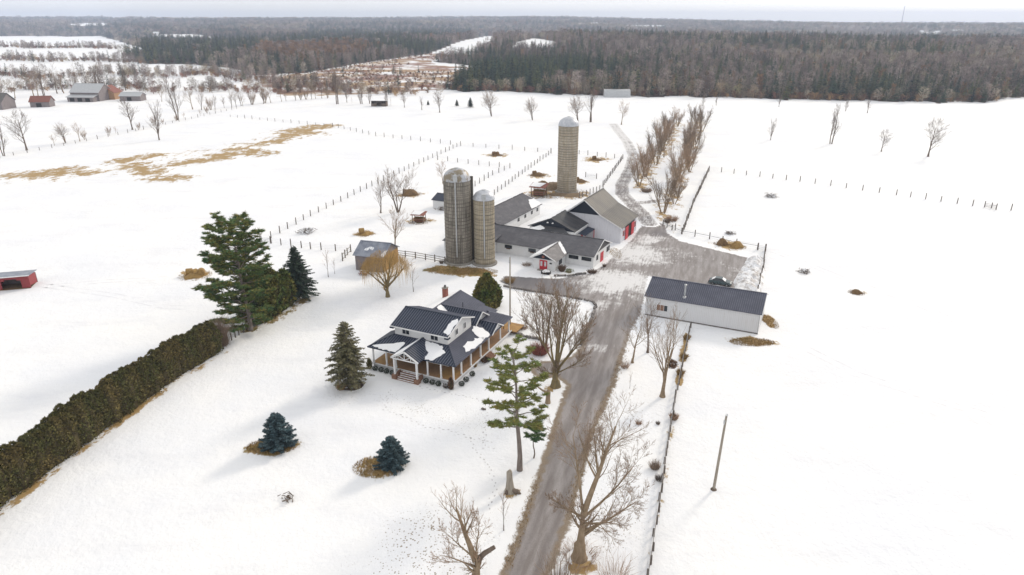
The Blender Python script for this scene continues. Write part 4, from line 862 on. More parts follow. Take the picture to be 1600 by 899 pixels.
build_silo('lone pale silo standing far behind the hay barn', S3, 3.05, 20.4, M['stave_grey'], M['dome_metal'], 2.4, 100, 0.72, back_az=80)

# ------------------------------------------------------------------ far farmstead, shelters, quonset, mast
def simple_barn(name, label, bx, by, w, d, hw, hr, rz, wall, roof, axis='x', lean=None, snow=False):
    x, y = P(bx, by); b = thing(name, label, 'barn', (x, y, 0), R(rz))
    if axis == 'x': prof = [(0, 0), (d, 0), (d, hw), (d / 2, hr), (0, hw)]; a = (0, w)
    else: prof = [(0, 0), (w, 0), (w, hw), (w / 2, hr), (0, hw)]; a = (0, d)
    obj('wall', MB().prism(prof, a[0], a[1], axis), wall, b)
    if axis == 'x': gable_roof(b, 'x', -0.5, w + 0.5, -0.5, d + 0.5, hw + 0.02, hr + 0.22, (roof, roof), 0.18)
    else: gable_roof(b, 'y', -0.5, d + 0.5, -0.5, w + 0.5, hw + 0.02, hr + 0.22, (roof, roof), 0.18)
    if lean:
        obj('lean_to_wall', MB().box((w * 0.5, -2.5, 1.5), (w * 0.9, 4.9, 3.0)), wall, b); plane('lean_to_roof', [(0.2, -5.6, 3.0), (w - 0.2, -5.6, 3.0), (w - 0.2, 0.1, 4.3), (0.2, 0.1, 4.3)], 0.15, roof, b)
        for i in range(3): obj('bay_shade', MB().box((w * (0.22 + 0.27 * i), -4.98, 1.25), (w * 0.16, 0.1, 2.3)), M['void'], b)  # dark panels painted as the shade of the open bays
    else: obj('doorway_shade', MB().box((w * 0.45, -0.04, 1.2), (min(3.0, w * .3), 0.1, 2.4)), M['void'], b)  # dark panel painted as the shade in the doorway
    return b
simple_barn('field_barn', 'old barn with tan roof at the left edge of the far farmstead', -58, 172, 24, 12, 4.5, 9.0, 0, M['grey_boards'], M['tan_metal'])
simple_barn('field_barn', 'small barn with rusty red roof in the far farmstead', 48, 168, 11, 7, 3.2, 6.2, 8, M['grey_boards'], M['rust_red'])
simple_barn('field_barn', 'large grey barn with pale tin roof and open lean-to in the far farmstead', 112, 158, 20, 14, 5.5, 10.5, -6, M['grey_boards'], M['galv'], lean=True)
simple_barn('field_barn', 'long low shed with pale roof right of the far grey barn', 188, 158, 14, 7, 3.2, 5.2, -3, M['grey_boards'], M['galv'])
simple_barn('field_barn', 'brown gabled barn just behind the large grey barn', 152, 156, 12, 10, 4.5, 8.6, 0, M['deck'], M['rust_red'], 'y')
def cattle_shelter():
    x, y = P(580, 166.5); b = thing('field_shelter', 'small dark open fronted shelter in the far middle field', 'shelter', (x, y, 0), R(-4))
    obj('back_wall', MB().box((4.8, 3.9, 1.4), (9.6, 0.15, 2.8)), M['bark_dark'], b)
    for xx in (0.1, 9.5): obj('side_wall', MB().box((xx, 2.0, 1.5), (0.15, 3.8, 3.0)), M['bark_dark'], b)
    for i in range(4): obj('post', MB().box((0.3 + i * 3.0, 0.1, 1.5), (0.22, 0.22, 3.0)), M['bark_dark'], b)
    obj('half_wall', MB().box((1.7, 0.05, 0.9), (3.2, 0.12, 1.8)), M['bark_dark'], b); obj('half_wall', MB().box((8.2, 0.05, 0.9), (2.6, 0.12, 1.8)), M['bark_dark'], b)
    plane('roof', [(-0.5, -0.7, 3.5), (10.1, -0.7, 3.5), (10.1, 4.5, 2.9), (-0.5, 4.5, 2.9)], 0.15, M['grey_boards'], b)
cattle_shelter()
def quonset():
    x, y = P(944, 152.5); q = thing('quonset_hut', 'silver arched metal hut at the edge of the wood', 'hut', (x, y, 0), R(-3)); L, r = 18.0, 4.2
    prof = [(r + r * math.cos(t), 0.6 + r * 1.1 * math.sin(t)) for t in [math.pi * i / 14 for i in range(15)]]; prof = [(2 * r, 0)] + prof + [(0, 0)]
    obj('arched_shell', MB().prism(prof, 0, L, 'x'), M['galv'], q); mb = MB()
    for i in range(18):
        t0 = 0.3 + i; pts = [(t0, p[0], p[1]) for p in prof[1:-1]]; pts = [(a, r + (b - r) * 1.012, c * 1.012) for a, b, c in pts]; mb.tube(pts, [0.08] * len(pts), 4)
    stuff(obj('corrugations', mb, M['galv'], q)); obj('end_doorway_shade', MB().box((L + 0.03, r, 1.5), (0.08, 3.2, 3.0)), M['void'], q)  # end doorway is a dark panel painted as interior shade
quonset()
def mast():
    d = 5200.0; X = d * math.tan(math.atan((1371 - 800) / FPX) * 0.995); z0 = float(HZ(X, d))
    lo, hi = 0, 900
    for _ in range(50):
        m = (lo + hi) / 2
        if px1(X, d, m)[1] > 9: lo = m
        else: hi = m
    t = thing('radio_mast', 'thin lattice radio mast rising above the far right hills', 'mast', (X, d, z0)); hh = lo - z0
    mb = MB()
    for a in range(3): mb.bar((2.0 * math.cos(a * 2.094), 2.0 * math.sin(a * 2.094), -3), (1.2 * math.cos(a * 2.094), 1.2 * math.sin(a * 2.094), hh), 0.7)
    obj('lattice', mb, M['hoop'], t); br = MB(); n = 24
    for i in range(n):
        for a in range(3): z0_, z1_ = hh * i / n, hh * (i + 1) / n; br.bar((1.9 * math.cos(a * 2.094), 1.9 * math.sin(a * 2.094), z0_), (1.9 * math.cos((a + 1) * 2.094), 1.9 * math.sin((a + 1) * 2.094), z1_), 0.35)
    obj('bracing', br, M['hoop'], t)
mast()
def on_terrain(px_, py_):
    a = P(px_, py_, -200.0); d = 400.0
    L = math.hypot(*a); k = 1.0
    while d < 12000:
        X, Y = a[0] / L * d, a[1] / L * d
        zz = CAM_H + (-200.0 - CAM_H) * d / L
        if zz < float(HZ(X, Y)): break
        d += 10
    return X, Y
def far_house(px_, py_, w, label):
    x, y = on_terrain(px_, py_); z = float(HZ(x, y)); b = thing('far_house', label, 'house', (x, y, z + 1), 0); 
    obj('wall', MB().prism([(0, -4), (w * .6, -4), (w * .6, 6), (w * .3, 10), (0, 6)], 0, w, 'x'), M['white'], b)
    gable_roof(b, 'x', -1, w + 1, -1, w * .6 + 1, 6, 10.4, (M['snow'], M['snow']), 0.3)
far_house(1462, 52.5, 22, 'tiny white house among the far right hills')
far_house(1438, 52, 16, 'smaller white house left of the far right hill house'); far_house(240, 55.5, 16, 'tiny pale house by the far left snowfield')

# ------------------------------------------------------------------ trees
def rv(r_, d, ang):
    """direction d tilted by ang in a random azimuth"""
    d = d.normalized(); u = d.orthogonal().normalized(); w = d.cross(u); a = r_.uniform(0, 2 * math.pi)
    return (d * math.cos(ang) + (u * math.cos(a) + w * math.sin(a)) * math.sin(ang)).normalized()
def grow(mbs, r_, p, d, L, rad, lev, P_):
    n = P_['seg'][min(lev, len(P_['seg']) - 1)]; path = [p.copy()]; rads = [rad]; q = p.copy(); dd = d.copy()
    for i in range(n):
        dd = (rv(r_, dd, r_.uniform(0, P_['wig'] * (.45 if lev == 0 else 1))) + Vector((0, 0, P_['up'][min(lev, len(P_['up']) - 1)] / n))).normalized(); q = q + dd * (L / n)
        path.append(q.copy()); rads.append(max(P_['rmin'], rad * (1 - (i + 1) / n * P_['taper'])))
    mb = mbs[0] if lev == 0 else (mbs[1] if lev < P_['twiglev'] else mbs[2])
    mb.tube(path, rads, (8, 5, 4, 3, 3)[min(lev, 4)] if lev < P_['twiglev'] else 3, cap=lev < 2)
    if lev >= P_['lev']: return
    nb = P_['nb'][lev]; t0 = P_['t0'][min(lev, len(P_['t0']) - 1)]
    for k in range(nb):
        t = t0 + (1 - t0) * (k + r_.random()) / nb if k < nb - 1 else 1.0; f = t * n; i = min(n - 1, int(f)); pos = path[i].lerp(path[i + 1], f - i)
        rr = rads[i] + (rads[i + 1] - rads[i]) * (f - i); base = (path[i + 1] - path[i]).normalized()
        ang = r_.uniform(*P_['ang'][min(lev, len(P_['ang']) - 1)]) * (0.45 if t > 0.97 else 1)
        ln = L * r_.uniform(*P_['len'][min(lev, len(P_['len']) - 1)]) * (1.15 - 0.5 * t)
        grow(mbs, r_, pos, rv(r_, base, ang), ln, max(P_['rmin'], rr * P_['rr']), lev + 1, P_)
BASE = dict(seg=[6, 5, 4, 3, 2], wig=0.22, up=[0.1, 0.5, 0.35, 0.3, 0.2], rmin=0.014, taper=0.75, twiglev=3, lev=3, nb=[9, 7, 6, 4], t0=[0.3, 0.25, 0.2, 0.15], ang=[(0.6, 1.05), (0.5, 0.9), (0.4, 0.9), (0.3, 0.8)], len=[(0.5, 0.75), (0.4, 0.6), (0.4, 0.6), (0.4, 0.7)], rr=0.5)
def bare_meshes(seed, h, rad, bark, twig, stems=None, **kw):
    r_ = random.Random(seed); P_ = dict(BASE); P_.update(kw); mbs = [MB(), MB(), MB()]
    for p, d, L, rr in (stems or [((0, 0, -0.1), (0, 0, 1), h * 0.85, rad)]): grow(mbs, r_, Vector(p), Vector(d).normalized(), L, rr, 0, P_)
    fl = MB(); fl.lathe([(rad * 1.7, -0.1), (rad * 1.25, 0.35), (rad * 0.95, 0.9)], 9)
    if not stems: k = len(mbs[0].v); mbs[0].v += fl.v; mbs[0].f += [tuple(a + k for a in f) for f in fl.f]
    return (mbs[0].mesh('trunk', bark, True), mbs[1].mesh('branches', bark, True), mbs[2].mesh('twigs', twig) if mbs[2].v else None)
def put_tree(meshes, label, loc, rz=0.0, s=1.0, name='bare_tree', group=None, cat='tree', tilt=None):
    t = thing(name, label, cat, (loc[0], loc[1], 0.0), rz, group, s)
    if tilt: t.rotation_euler = (tilt[0], tilt[1], rz)
    link('trunk', meshes[0], t); link('branches', meshes[1], t)
    if meshes[2]: stuff(link('twigs', meshes[2], t))
    return t
# --- big trees along the drive
oak = bare_meshes(3, 17.5, 0.62, M['bark'], M['twig'], stems=[((0, 0, -0.1), (0.04, 0.0, 1), 6.0, 0.6), ((0.2, 0, 5.4), (0.22, 0.35, 1), 9.5, 0.34), ((0.1, 0, 3.2), (0.9, 0.2, 0.35), 6.4, 0.17), ((0.1, 0, 5.2), (-0.9, 0.1, 0.45), 3.4, 0.15), ((0.2, 0.1, 5.6), (0.55, 0.8, 0.75), 7.8, 0.2), ((0.1, 0, 4.4), (0.5, -0.7, 0.6), 5.2, 0.15), ((0.1, 0.1, 4.9), (0.95, 0.5, 0.5), 7.4, 0.16), ((0.2, 0.1, 5.8), (-0.15, 0.6, 1), 7.4, 0.17)], nb=[8, 6, 5, 4], lev=4, twiglev=3, ang=[(0.5, 0.95), (0.5, 0.95), (0.4, 0.9), (0.3, 0.8)], up=[0.15, 0.2, 0.15, 0.2, 0.2], t0=[0.35, 0.2, 0.2, 0.15], wig=0.28, rmin=0.010, len=[(0.38, 0.6), (0.4, 0.6), (0.4, 0.6), (0.4, 0.7)])
t = put_tree(oak, 'huge spreading bare tree right of the drive at the bottom', P(905, 872), 0, 0.97)
fl = MB().lathe([(0.95, -0.1), (0.75, 0.35), (0.63, 0.9), (0.58, 1.8)], 11); obj('root_flare', fl, M['bark'], t, smooth=True)
brush_mb = MB(); r_ = random.Random(5)
for i in range(150):
    a = r_.uniform(0, 6.28); d = Vector((math.cos(a), math.sin(a), r_.uniform(.6, 1.6))).normalized(); p = Vector((1.3 * math.cos(a), 1.3 * math.sin(a), 0)); L = r_.uniform(.6, 1.8); brush_mb.tube([p, p + d * L * .5, p + rv(r_, d, .4) * L], [.014, .012, .008], 3)
obj('basal_shoots', brush_mb, M['twig_red'], t)
maple = bare_meshes(11, 15, 0.6, M['bark_moss'], M['twig'], stems=[((0, 0, -0.1), (0.0, 0.05, 1), 3.6, 0.66), ((0, 0, 3.0), (0.1, 0.1, 1), 10.5, 0.3), ((0.1, 0, 2.6), (0.55, 0.1, 0.8), 7.5, 0.17), ((-0.1, 0, 3.0), (-0.25, 0.2, 1), 9.0, 0.19), ((0.1, 0.1, 2.8), (0.7, 0.5, 0.7), 7.0, 0.15), ((0.1, 0, 3.2), (0.35, 0.5, 0.9), 9.0, 0.19), ((0, 0, 2.2), (0.75, -0.4, 0.55), 5.5, 0.13), ((-.1, 0, 2.2), (-0.9, -0.3, 0.1), 2.6, 0.2), ((0, 0.1, 3.2), (-0.55, 0.3, 1), 7.5, 0.15), ((0.05, 0, 3.3), (0.2, -0.35, 1), 8.5, 0.16), ((0, 0.1, 3.3), (0.0, 0.5, 1), 8.5, 0.16)], nb=[8, 6, 5, 4], lev=4, twiglev=3, up=[0.25, 0.6, 0.4, 0.3, 0.2], ang=[(0.3, 0.7), (0.35, 0.75), (0.3, 0.7), (0.3, 0.8)], rmin=0.013, len=[(0.4, 0.6), (0.4, 0.6), (0.4, 0.6), (0.4, 0.7)])
t = put_tree(maple, 'mossy trunked bare maple beside the drive in front of the farmhouse', P(868, 604), 0, 0.95); obj('root_flare', MB().lathe([(0.95, -0.1), (0.75, 0.35), (0.64, 1.0)], 10), M['bark_moss'], t, smooth=True)
vase = bare_meshes(21, 9, 0.28, M['bark'], M['twig'], nb=[10, 6, 5, 3], t0=[0.12, 0.3, 0.2], ang=[(0.25, 0.55), (0.3, 0.6), (0.3, 0.7)], len=[(0.75, 1.0), (0.4, 0.6), (0.4, 0.6)], up=[0, 0.5, 0.3], lev=3)
std1 = bare_meshes(22, 9, 0.2, M['bark'], M['twig'], nb=[10, 6, 5]); std2 = bare_meshes(23, 9, 0.2, M['bark_dark'], M['twig'], nb=[9, 7, 5], t0=[0.22, 0.2, 0.2], ang=[(0.5, 0.9), (0.5, 0.9), (0.4, 0.9)])
std3 = bare_meshes(24, 9, 0.18, M['bark'], M['twig_red'], nb=[12, 6, 5], len=[(0.4, 0.6), (0.4, 0.6), (0.4, 0.6)]); slim = bare_meshes(25, 6, 0.06, M['bark_pale'], M['twig_red'], nb=[9, 4], lev=2, twiglev=2, rmin=0.012, ang=[(0.3, 0.7), (0.3, 0.8)], len=[(0.25, 0.45), (0.4, 0.6)])
twin = bare_meshes(26, 9, 0.2, M['bark_dark'], M['twig'], stems=[((0.1, 0, -0.1), (0.25, 0.1, 1), 7.6, 0.2), ((-0.1, 0, -0.1), (-0.35, 0, 1), 7.0, 0.17), ((0, 0.1, 0), (-0.05, 0.3, 1), 6.5, 0.14)], nb=[9, 6, 5], t0=[0.3, 0.25, 0.2])
roundt = bare_meshes(28, 9, 0.2, M['bark_dark'], M['twig_dark'], nb=[13, 7, 6], t0=[0.22, 0.2, 0.2], ang=[(0.55, 1.0), (0.5, 0.9), (0.4, 0.9)], len=[(0.42, 0.58), (0.4, 0.6), (0.4, 0.6)])
pairt = bare_meshes(27, 12, 0.18, M['bark_dark'], M['twig_dark'], stems=[((0.3, 0, -0.1), (0.04, 0.1, 1), 10.5, 0.2), ((-0.25, 0, -0.1), (-0.06, 0, 1), 9.5, 0.17)], nb=[12, 5, 4], t0=[0.2, 0.25, 0.2], ang=[(0.2, 0.5), (0.3, 0.7), (0.4, 0.9)], len=[(0.25, 0.45), (0.4, 0.6), (0.4, 0.6)])
def T(meshes, label, bx, by, ty, ref=9.0, rz=None, **k):
    h = tall(bx, by, ty); return put_tree(meshes, label, P(bx, by), rnd.uniform(0, 6.28) if rz is None else rz, h / ref, **k)
T(twin, 'second bare tree leaning left behind the mossy maple', 851, 546, 462, 8.2, rz=0.4)
T(vase, 'vase shaped bare tree holding a brown nest near the right fence', 1035, 620, 528, 9)
T(std2, 'bare tree with dark ball of mistletoe near the drive shed window', 1012, 551, 486, 8.6); T(std1, 'slim bare tree right beside the drive bend', 988, 567, 503, 8.6)
T(slim, 'leafless sapling between the drive and the right fence', 984, 607, 583, 5.5); T(slim, 'thin sapling standing on the lawn beside the lower drive', 787, 829, 775, 5.5); T(slim, 'staked sapling beside the young pine by the drive', 845, 673, 648, 5.5)
T(std3, 'bushy bare tree just behind the timber shed', 617, 398, 334, 8.6); T(twin, 'twin stemmed bare tree in front of the round hay pile', 622, 332, 277, 8.0); T(std2, 'smaller leaning bare tree left of the twin stemmed one', 595, 333, 290, 8.6)
T(std3, 'small reddish bare tree beside the taller silo', 692, 287, 256, 8.6); T(slim, 'pale young birch left of the timber shed', 513, 433, 393, 5.5); T(slim, 'short pale sapling right of the young birch', 523, 428, 405, 5.5); T(slim, 'slender sapling right of the golden willow', 646, 456, 415, 5.5)
T(slim, 'bare sapling in the dooryard left of the mossy maple', 838, 520, 470, 5.5)
# --- broken trees on the lawn edge
bt = bare_meshes(31, 9, 0.5, M['bark'], M['twig_red'], stems=[((0, 0, -0.2), (0.08, 0.15, 1), 3.2, 0.6), ((0.1, 0.3, 2.7), (-0.45, 0.5, 1), 5.2, 0.34), ((0.0, 0.2, 2.2), (-1, 0.0, 0.35), 3.2, 0.1), ((0.1, 0.3, 3), (0.1, 0.3, 1), 3.5, 0.09), ((0.0, 0.3, 3), (-0.7, 0.3, 0.6), 3.5, 0.1)], nb=[7, 6, 5], lev=3, ang=[(0.4, 0.9), (0.5, 0.9), (0.4, 0.9)], t0=[0.35, 0.2, 0.2], rmin=0.012)
t = put_tree(bt, 'storm broken bare tree with snapped stub at the bottom of the lawn', P(742, 915), 0, 1.0)
obj('snapped_limb', MB().tube([(0.15, 0.35, 2.6), (0.9, 0.6, 3.3), (1.9, 0.8, 3.9)], [0.3, 0.26, 0.2], 7), M['bark_dark'], t)
sn = thing('broken_trunk', 'short splintered tree trunk beside the lower drive', 'tree stump', (*P(797, 768), 0))
obj('trunk', MB().tube([(0, 0, -0.1), (-0.02, 0, 0.5), (-0.05, 0.02, 1.6), (-0.08, 0.03, 2.6), (0.02, 0.05, 2.9)], [0.75, 0.5, 0.36, 0.33, 0.12], 9), M['pole'], sn); obj('roots', MB().tube([(0.3, -0.2, 0.3), (0.9, -0.4, 0.25), (1.2, -0.45, -0.05)], [0.3, 0.28, 0.1], 7).tube([(-.2, -.2, .3), (-.5, -.6, .1)], [.3, .2], 6), M['bark_dark'], sn)
st2 = thing('broken_trunk', 'dead trunk stub left of the mossy maple', 'tree stump', (*P(856, 630), 0)); obj('trunk', MB().tube([(0, 0, -0.1), (0, 0, 0.7), (0.05, 0, 1.7), (0.0, 0.05, 2.1)], [0.42, 0.32, 0.3, 0.16], 8), M['bark'], st2); obj('dead_limb', MB().tube([(0, 0, 1.6), (-0.8, -0.1, 2.1), (-1.7, -0.2, 2.9)], [0.17, 0.14, 0.08], 6), M['bark'], st2)
nest = thing('squirrel_nest', 'round brown leaf nest in the vase shaped bare tree', 'nest', (P(1035, 620)[0] + 1.0, P(1035, 620)[1] + 0.3, 5.1))
def leafball(rx, rz, n, size, seed, lump=0.2, hollow=0.55, zc=0.0, core=True):
    r_ = random.Random(seed); mb = MB(); k = [(r_.uniform(0, 6.28), r_.uniform(-1, 1), r_.uniform(.1, .35)) for _ in range(9)]
    for i in range(n):
        d = Vector((r_.gauss(0, 1), r_.gauss(0, 1), r_.gauss(0, 1))).normalized(); f = r_.uniform(hollow, 1.0)
        f *= 1 + lump * sum(math.sin(3 * a + 5 * d.x * b + 4 * d.y) for a, b, c in k) / 4 + r_.uniform(-.06, .06)
        p = Vector((d.x * rx * f, d.y * rx * f, zc + d.z * rz * f)); u = Vector((r_.gauss(0, 1), r_.gauss(0, 1), r_.gauss(0, 1))).normalized(); w = u.orthogonal().normalized(); s = size * r_.uniform(.6, 1.3)
        mb.tri(tuple(p - u * s), tuple(p + w * s * .6), tuple(p + u * s))
    return mb
obj('leaf_clump', leafball(0.75, 0.65, 700, 0.16, 3), M['brown_leaf'], nest)
# --- conifers
def spruce_meshes(seed, h, wid, needle, bark, base=0.4, dens=1.0, droop=0.25, gap=0.0, power=0.85):
    r_ = random.Random(seed); tr = MB().tube([(0, 0, -0.1), (0, 0, h * 0.5), (0, 0, h)], [h * 0.022, h * 0.013, 0.02], 7); br = MB(); nd = MB()
    z = base; 
    while z < h - 0.15:
        f = 1 - (z - base) / (h - base); L0 = wid * (f ** power) * (1 if f < 0.93 else 0.85)
        nb = max(4, int((6 + 3 * f)))
        a0 = r_.uniform(0, 6.28)
        for k in range(nb):
            if r_.random() < gap: continue
            a = a0 + 6.283 * k / nb + r_.uniform(-.25, .25); L = L0 * r_.uniform(0.72, 1.1) + 0.08; e = r_.uniform(-.12, .1) + 0.35 * (1 - f)
            d = Vector((math.cos(a), math.sin(a), 0)); p0 = Vector((0, 0, z)); pts = []
            for i in range(5): t = i / 4; pts.append(p0 + d * L * t + Vector((0, 0, L * (e * t - droop * t * t + 0.12 * t ** 4))))
            br.tube(pts, [0.012 + 0.02 * L * (1 - i / 5) * .6 for i in range(5)], 3, cap=False)
            n = max(4, int(L * 15 * dens)); side = Vector((-d.y, d.x, 0))
            for i in range(n):
                t = 0.12 + 0.88 * (i + r_.random()) / n; q = pts[min(3, int(t * 4))].lerp(pts[min(3, int(t * 4)) + 1], t * 4 - min(3, int(t * 4)))
                for sg in (-1, 1):
                    ln = (0.16 + 0.34 * L * (1 - t) * .55 + 0.08) * r_.uniform(.7, 1.25)
                    o = (side * sg * r_.uniform(.6, 1.0) + d * r_.uniform(.3, .9) + Vector((0, 0, r_.uniform(-.45, .12)))).normalized(); w = d * 0.05 + Vector((0, 0, 0.05 * r_.uniform(-1, 1)))
                    tip = q + o * ln; nd.quad(tuple(q - w), tuple(q + w), tuple(tip + w * .8 + Vector((0, 0, r_.uniform(-.06, .03)))), tuple(tip - w * .8))
        z += (0.22 + 0.16 * f) * (h / 9.0) ** 0.5
    for i in range(10): nd.tri((0.03, 0, h - 0.3 + i * .02), (-0.03, 0.02, h - .3), (0.1 * math.cos(i), 0.1 * math.sin(i), h - 0.05 + .02 * i))
    return (tr.mesh('trunk', bark, True), br.mesh('branches', bark), nd.mesh('needles', needle))
def put_conifer(ms, label, loc, rz=0.0, s=1.0, name='spruce_tree', cat='tree', group=None):
    t = thing(name, label, cat, (loc[0], loc[1], 0), rz, group, s); link('trunk', ms[0], t); link('branches', ms[1], t); link('needles', ms[2], t); return t
sp1 = spruce_meshes(41, 10.4, 3.7, M['needle_spruce'], M['bark_pine'], 1.5, 0.8, 0.30, 0.2, 0.62)
sp_t = put_conifer(sp1, 'open olive spruce in a mulch ring left of the farmhouse', P(546, 604))
sp2 = spruce_meshes(42, 10.7, 4.4, M['needle_dark'], M['bark_dark'], 1.2, 1.15, 0.3, 0.02, 0.85); put_conifer(sp2, 'dense dark spruce at the head of the cedar clump', P(468, 466))
sp3 = spruce_meshes(43, 5.2, 2.9, M['needle_blue'], M['bark_dark'], 0.35, 1.5, 0.12, 0.0, 0.75); put_conifer(sp3, 'blue spruce in grass on the lawn, nearer the hedge', P(436, 697), 0.3, 0.92)
put_conifer(sp3, 'small blue spruce in grass in the middle of the front lawn', P(613, 728), 2.0, 0.80)
mr = thing('mulch_bed', 'oval dark mulch bed under the olive spruce', 'mulch', (*P(549, 603), 0)); mm = MB().lathe([(1.6, 0.01), (1.4, 0.12), (0.6, 0.2), (0.05, 0.22)], 22); mm.v = [(x * 1.15 + rnd.uniform(-.08, .08), y * 0.9 + rnd.uniform(-.08, .08), z) for x, y, z in mm.v]; obj('mulch', mm, M['mulch'], mr)
for i, (dx, dy) in enumerate(((-0.5, -0.9), (0.3, -0.8), (0.9, -0.2))): obj('stone', leafball(0.13, 0.1, 40, 0.09, i), M['white'], mr, loc=(dx, dy, 0.2))
def pine_meshes(seed, h, base, wid, needle, bark, lean=(0.0, 0.0), nl=34, tuft=0.42, low=0.5, asym=0.0, prof=None, ntf=16, topmat=None, subs=7):
    r_ = random.Random(seed); tr = MB(); br = MB(); nd = MB(); nt2 = MB(); n = 8
    tp = [Vector((lean[0] * (i / n) ** 1.4 * h + 0.1 * math.sin(i * 1.3), lean[1] * (i / n) ** 1.4 * h, h * i / n)) for i in range(n + 1)]
    rad0 = h * 0.021; tr.tube(tp, [rad0 * (1.15 if i == 0 else 1 - 0.85 * i / n) for i in range(n + 1)], 8)
    def tuftat(p, s, d):
        mb = nt2 if (topmat and r_.random() < .42) else nd
        for i in range(ntf):
            o = (d * 0.5 + Vector((r_.gauss(0, 1), r_.gauss(0, 1), r_.gauss(0, .28) + .22))).normalized(); L = s * r_.uniform(.6, 1.15); w = o.orthogonal().normalized() * 0.045 * (s / .42)
            mb.tri(tuple(p - w), tuple(p + w), tuple(p + o * L))
    for k in range(nl):
        t = base + (1 - base) * (k + r_.uniform(.1, .9)) / nl; i = min(n - 1, int(t * n)); p0 = tp[i].lerp(tp[i + 1], t * n - i); a = k * 2.4 + r_.uniform(-.4, .4)
        f = (t - base) / (1 - base); L = wid * (prof(f) if prof else (0.55 + 0.75 * f) * (1 - f ** 3 * .6)) * r_.uniform(.65, 1.1) * (1 + asym * math.cos(a - 2.8))
        d = Vector((math.cos(a), math.sin(a), r_.uniform(-.05, .25) + f * 0.35)).normalized(); pts = [p0 + d * L * (j / 5) + Vector((0, 0, (0.16 * (j / 5) ** 2 - 0.08 * (j / 5)) * L)) + Vector((r_.uniform(-.08, .08), r_.uniform(-.08, .08), 0)) * j * .5 for j in range(6)]
        br.tube(pts, [max(.015, rad0 * .34 * (1 - f * .6) * (1 - j / 5.5)) for j in range(6)], 4, cap=False)
        for q in range(max(3, int(subs * L / wid * 1.3))):
            u = low + (1 - low) * r_.random() ** .8; j = min(4, int(u * 5)); b0 = pts[j].lerp(pts[j + 1], u * 5 - j); sl = r_.uniform(.25, .5) * (0.5 + (1 - u)) * L * .55 + .3
            sdv = (rv(r_, d, r_.uniform(.4, 1.2))); sdv.z = abs(sdv.z) * .18 + .01; e = b0 + sdv.normalized() * sl; br.tube([b0, e], [.02, .012], 3, cap=False)
            for w in range(3): tuftat(b0.lerp(e, .45 + .55 * w / 2), tuft * r_.uniform(.8, 1.2), sdv)
        tuftat(pts[-1], tuft * 1.2, d)
    return (tr.mesh('trunk', bark, True), br.mesh('branches', bark), nd.mesh('needles', needle), nt2.mesh('needles', topmat) if topmat else None)
def put_pine(ms, label, loc, rz=0.0, s=1.0):
    t = thing('pine_tree', label, 'tree', (loc[0], loc[1], 0), rz, None, s); link('trunk', ms[0], t); link('branches', ms[1], t); link('needles', ms[2], t)
    if ms[3]: link('yellowish_needles', ms[3], t)
    return t
wp = pine_meshes(51, 18.6, 0.06, 6.2, M['needle_pine'], M['bark_pine'], (-0.055, 0.03), 80, 0.54, 0.2, 0.16, lambda f: (0.80 + 0.45 * f - 0.68 * f * f), 22, M['needle_pine_top'], 26)
put_pine(wp, 'tall wind swept white pine at the end of the cedar hedge', P(392, 516))
p2 = pine_meshes(52, 15.6, 0.36, 4.5, M['needle_pine_light'], M['bark_pine'], (-0.02, 0.05), 30, 0.46, 0.2, 0.0, lambda f: (0.70 + 0.65 * f - 0.9 * f * f), 18, M['needle_pine_top'], 13)
put_pine(p2, 'bare stemmed white pine on the lawn by the drive', P(812, 735), 0.8, 1.0)
p3 = pine_meshes(53, 4.2, 0.55, 1.1, M['needle_pine'], M['bark_pine'], (0, 0), 14, 0.35, 0.2, 0, None, 12); put_pine(p3, 'young thin pine beside the larger lawn pine', P(834, 716), 0, 1.1)
# --- cedars and hedge
def cedar_cloud(pts, n, size, seed, m, mcore, name_parent, vertical=0.6):
    """pts: list of (x, y, radius, height) columns merged into one foliage mass"""
    r_ = random.Random(seed); nd = MB(); core = MB(); tot = sum(c[2] * c[3] for c in pts)
    for cx, cy, rr, hh in pts:
        k = int(n * rr * hh / tot); lob = [(r_.uniform(0, 6.28), r_.uniform(.0, 1), r_.uniform(.08, .25)) for _ in range(5)]
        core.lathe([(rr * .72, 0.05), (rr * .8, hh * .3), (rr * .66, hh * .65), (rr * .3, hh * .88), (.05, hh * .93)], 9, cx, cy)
        for i in range(k):
            z = r_.random() ** .85; a = r_.uniform(0, 6.28); pr = (0.86 + .2 * math.sin(z * 3.1)) * (1 - z ** 3.2) ** .6
            f = pr * r_.uniform(.72, 1.06) * (1 + sum(c * math.sin(2 * a + b0 * 9 + 8 * z * b) for b0, b, c in lob) * .5)
            p = Vector((cx + math.cos(a) * rr * f, cy + math.sin(a) * rr * f, z * hh)); o = Vector((math.cos(a) * .5 + r_.gauss(0, .6), math.sin(a) * .5 + r_.gauss(0, .6), vertical + r_.gauss(0, .6))).normalized(); w = o.orthogonal().normalized()
            w.rotate(Matrix.Rotation(r_.uniform(0, 6.28), 3, o)); s = size * r_.uniform(.6, 1.35); nd.quad(tuple(p - w * s * .35), tuple(p + o * s * .5 - w * s * .25), tuple(p + o * s + w * s * .1), tuple(p + w * s * .4))
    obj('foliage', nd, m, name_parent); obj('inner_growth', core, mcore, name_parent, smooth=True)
hg = thing('cedar_hedge', 'long tall clipped cedar hedge running down the left side', 'hedge', (0, 0, 0))
hl = [P(-140, 915), P(0, 798), P(130, 702), P(280, 592), P(352, 549)]; cols = []; r_ = random.Random(8)
